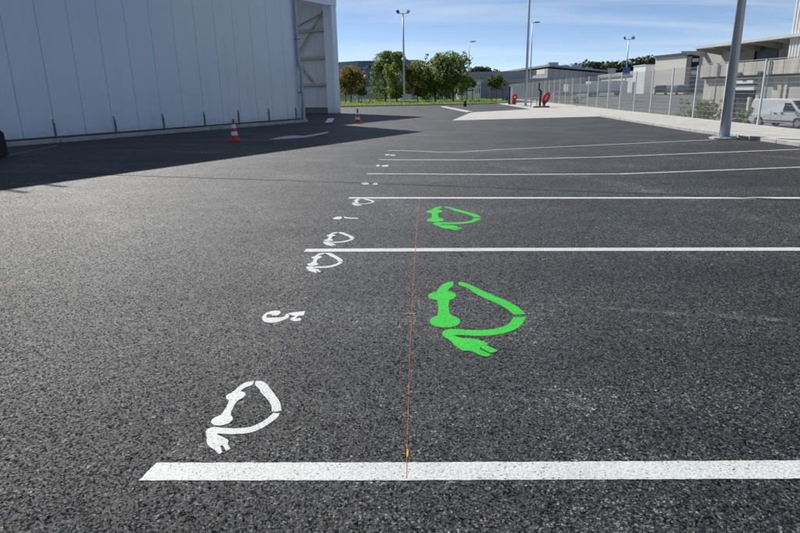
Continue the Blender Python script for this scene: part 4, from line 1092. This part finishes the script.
# ================================================================== TREES AND PLANTS
def leaf_cluster(g, c, r, n, size, rnd, flat=.8):
    for _ in range(n):
        while True:
            d = Vector((rnd.uniform(-1, 1), rnd.uniform(-1, 1), rnd.uniform(-1, 1)))
            if .05 < d.length < 1: break
        d = d.normalized() * (d.length ** .5)
        p = Vector((c[0] + d.x * r, c[1] + d.y * r, c[2] + d.z * r * flat))
        nrm = (d + Vector((rnd.gauss(0, .6), rnd.gauss(0, .6), rnd.gauss(.3, .6)))).normalized()
        t = nrm.orthogonal().normalized(); t.rotate(Matrix.Rotation(rnd.uniform(0, 6.28), 3, nrm)); b = nrm.cross(t)
        s = size * rnd.uniform(.6, 1.35); w = s * .62
        g.add([p - t * s, p + b * w - t * s * .1, p + t * s, p - b * w - t * s * .1], [(0, 1, 2, 3)])
def tree(label, px, ptop, pbot, hw, Y, leaf, cat='tree', seed=1, dens=1.0, zb=.12, group='trees on the verge', wisp=0.0, leafs=.13):
    rnd = random.Random(seed)
    top = at(px, ptop, Y); bot = at(px, pbot, Y)
    R = hw / FPX * Y * 1.12
    root = thing('tree', label, cat, (top.x, Y, zb), rnd.uniform(0, 6), group)
    H_ = top.z - zb; Hb = bot.z - zb
    tr = MB(); r0 = max(.05, .018 * H_)
    pts = [Vector((0, 0, -.1))]
    for k in range(1, 6): pts.append(Vector((rnd.gauss(0, .05) * H_ * .25, rnd.gauss(0, .05) * H_ * .25, H_ * .82 * k / 5)))
    for k in range(5): tr.tube(pts[k], pts[k + 1], r0 * (1 - k * .17), r0 * (1 - (k + 1) * .17), 8)
    nb = 9
    limbs = []
    g = MB()
    for k in range(nb):
        z = Hb + (H_ - Hb) * (.08 + .75 * k / nb); a = k * 2.4 + rnd.uniform(-.4, .4)
        f = (z - Hb) / (H_ - Hb); prof = math.sin(min(1, .28 + f * .72) * math.pi * .93 + .1) 
        rr = R * max(.35, prof) * rnd.uniform(.55, .95)
        e = Vector((math.cos(a) * rr, math.sin(a) * rr, z + rnd.uniform(.05, .18) * (H_ - Hb)))
        s_ = Vector((0, 0, z)) + Vector((pts[min(5, int(z / (H_ * .82) * 5))].x, pts[min(5, int(z / (H_ * .82) * 5))].y, 0))
        tr.tube(s_, e, r0 * .38, r0 * .12, 6); limbs.append(e)
    ncl = int(42 * dens)
    for k in range(ncl):
        f = rnd.random(); z = Hb + (H_ - Hb) * (f * .98)
        prof = (max(0.0, 1 - ((f - .42) / .62) ** 2)) ** .5
        a = rnd.uniform(0, 6.283); rr = R * prof * rnd.uniform(.25, .92)
        rc = R * rnd.uniform(.22, .42)
        z = min(z, H_ - rc * .7)
        leaf_cluster(g, (math.cos(a) * rr, math.sin(a) * rr, z), rc, int(95), leafs, rnd)
    for e in limbs: leaf_cluster(g, e, R * rnd.uniform(.22, .38), 80, leafs, rnd)
    for k in range(int(14 + wisp * 30)):       # stray sprigs break the outline
        a = rnd.uniform(0, 6.283); f = rnd.uniform(.15, 1.0); prof = (max(0.0, 1 - ((f - .42) / .66) ** 2)) ** .5
        leaf_cluster(g, (math.cos(a) * R * prof * 1.02, math.sin(a) * R * prof * 1.02, Hb + (H_ - Hb) * min(f, .97)), R * .12, 16, leafs * .95, rnd)
    tr.build('trunk', M['bark'], root)
    g.build('crown', M[leaf], root, fix=False)
    return root
tree('small round tree with orange autumn leaves beside the hall corner', 350, 66, 92, 13.5, 88, 'leaf_orange', seed=3)
tree('tall dark green tree at the left end of the row', 384.5, 51, 93, 12, 90, 'leaf_dark', seed=4, dens=1.15)
tree('tall olive green tree just left of the floodlight column', 396, 52, 97, 10.5, 84, 'leaf_olive', seed=5, dens=1.1)
tree('bronze tinged tree just right of the floodlight column', 417.5, 61, 95, 13, 84, 'leaf_brown', seed=6, dens=1.15)
tree('yellowish green tree in the middle of the row, wispy top', 435, 53, 95, 14, 82, 'leaf_olive', seed=8, dens=1.25, wisp=.4)
tree('dark green tree with irregular top at the right end of the row', 453.5, 50.5, 96, 15, 80, 'leaf_dark', seed=9, dens=1.25, wisp=.6)
tree('small dark staked tree right of the dark green tree', 467, 75.5, 90, 7.5, 84, 'leaf_dark', seed=10, dens=.7, leafs=.10)
tree('small dark staked tree standing alone before the blue-grey hall', 496.5, 75, 87.5, 7.5, 82, 'leaf_dark', seed=11, dens=.7, leafs=.10)
tree('yellow-green sapling beside the autumn tree', 361, 85.5, 96, 4.5, 84, 'leaf_light', seed=12, dens=.5, leafs=.09)
tree('brownish tree half hidden behind the row', 428, 66, 95, 10, 98, 'leaf_brown', seed=13)

def bush(label, px, ptop, Y, zb, R, leaf, seed, group, n=14, leafs=.07, flat=1.0, zz=None):
    rnd = random.Random(seed); p = at(px, ptop, Y)
    H_ = (p.z - zb) if zz is None else zz
    root = thing('shrub', label, 'shrub', (p.x, Y, zb), 0, group)
    st, g = MB(), MB()
    for k in range(n):
        a = rnd.uniform(0, 6.283); rr = R * rnd.uniform(.1, .85); z = H_ * rnd.uniform(.25, .85)
        e = (math.cos(a) * rr, math.sin(a) * rr, z); st.tube((e[0] * .2, e[1] * .2, -.1), e, .018, .008, 5)
        leaf_cluster(g, e, R * rnd.uniform(.22, .4), 55, leafs, rnd)
    for k in range(int(n * .7)):
        a = rnd.uniform(0, 6.283); e = (math.cos(a) * R * .9, math.sin(a) * R * .9, H_ * rnd.uniform(.6, 1.05)); st.tube((e[0] * .3, e[1] * .3, H_ * .3), e, .014, .006, 5)
        leaf_cluster(g, e, R * .14, 14, leafs, rnd)
    st.build('stem', M['bark'], root); g.build('foliage', M[leaf], root, fix=False)
    return root
BG = 'shrubs behind the fence'
bush('large yellow-green shrub behind the fence left of the thick lamp column', 703, 99, 33.5, -.8, 1.15, 'leaf_light', 21, BG, n=18)
bush('pale shrub behind the fence right of the thick lamp column', 738, 110, 35, -.85, .9, 'leaf_light', 22, BG, n=10)
bush('low dark hedge bush beside the shrub', 694, 108, 40, -1.1, 1.1, 'leaf_olive', 23, BG, n=10)
bush('dark undergrowth bush between the trunks right of the floodlight column', 427, 86, 96, .1, 2.6, 'leaf_dark', 27, 'bushes behind the verge', n=22, leafs=.12)
bush('dark undergrowth bush behind the dark green tree', 446, 85, 95, .1, 2.6, 'leaf_dark', 28, 'bushes behind the verge', n=22, leafs=.12)
# round-topped reddish hedge behind the row
bush('reddish brown hedge bush behind the tree trunks', 383, 92, 97, .1, 1.8, 'leaf_brown', 25, 'bushes behind the verge', n=14, leafs=.1)
bush('dark low bush in the grass by the black marker post', 509, 99, 79, .1, .8, 'leaf_dark', 26, 'bushes behind the verge', n=8, leafs=.08)

def stakes(label, px, Y, w, H_):
    p = at(px, 95, Y); r_ = thing('tree_stakes', label, 'tree support', (p.x, Y, .1), .05, 'timber tree supports on the verge')
    for sx in (-1, 1):
        g = MB(); g.tube((sx * w, -.3, 0), (sx * w, -.3, H_), .07, n=8); g.build('stake', M['wood'], r_)
    g = MB(); g.box(-w - .2, w + .2, -.42, -.371, H_ - .35, H_ - .18); g.build('crossbar', M['wood'], r_)
    return r_
stakes('timber stakes round the lone small tree', 496.5, 82, .75, 1.75)
stakes('timber stakes round the small tree beside the gatehouse', 467, 84, .7, 1.7)
stakes('timber stakes beside the autumn tree', 352, 87, .9, 1.6)

# wooded ridge far away
g = MB(); rnd = random.Random(33)
def ridge(px0, px1, ptops, Y, n, rr=(3.0, 6.5)):
    for k in range(n):
        t = rnd.random(); px = px0 + (px1 - px0) * t
        i_ = min(len(ptops) - 2, int(t * (len(ptops) - 1))); f_ = t * (len(ptops) - 1) - i_
        py = ptops[i_] * (1 - f_) + ptops[i_ + 1] * f_
        c = at(px, py, Y); r = rnd.uniform(*rr)
        top = c.z - rnd.random() ** 2 * 2.5
        z = top - r * .5
        while z > -3:
            leaf_cluster(g, (c.x + rnd.uniform(-2, 2), Y + rnd.uniform(-6, 12), z), r, 46, .8, rnd, .9); z -= r * 1.2
ridge(558, 670, (71, 66.5, 63, 65.5, 63.5, 62, 60, 60, 61), 300, 170, (2.5, 5.0))
ridge(464, 500, (73, 71, 67.5, 71, 74), 320, 60, (2.0, 3.4))
ridge(380, 464, (80, 78, 78, 75), 325, 40)
ridge(280, 440, (80, 84, 84, 84), 330, 40)
ridge(665, 1100, (62, 60, 62, 64), 320, 90)
ridge(-300, 280, (82, 80, 80, 82), 340, 90)
tag(g.build('woodland', M['leaf_hill'], fix=False), 'dark green wooded ridge on the horizon behind the sheds', 'woodland', kind='stuff')
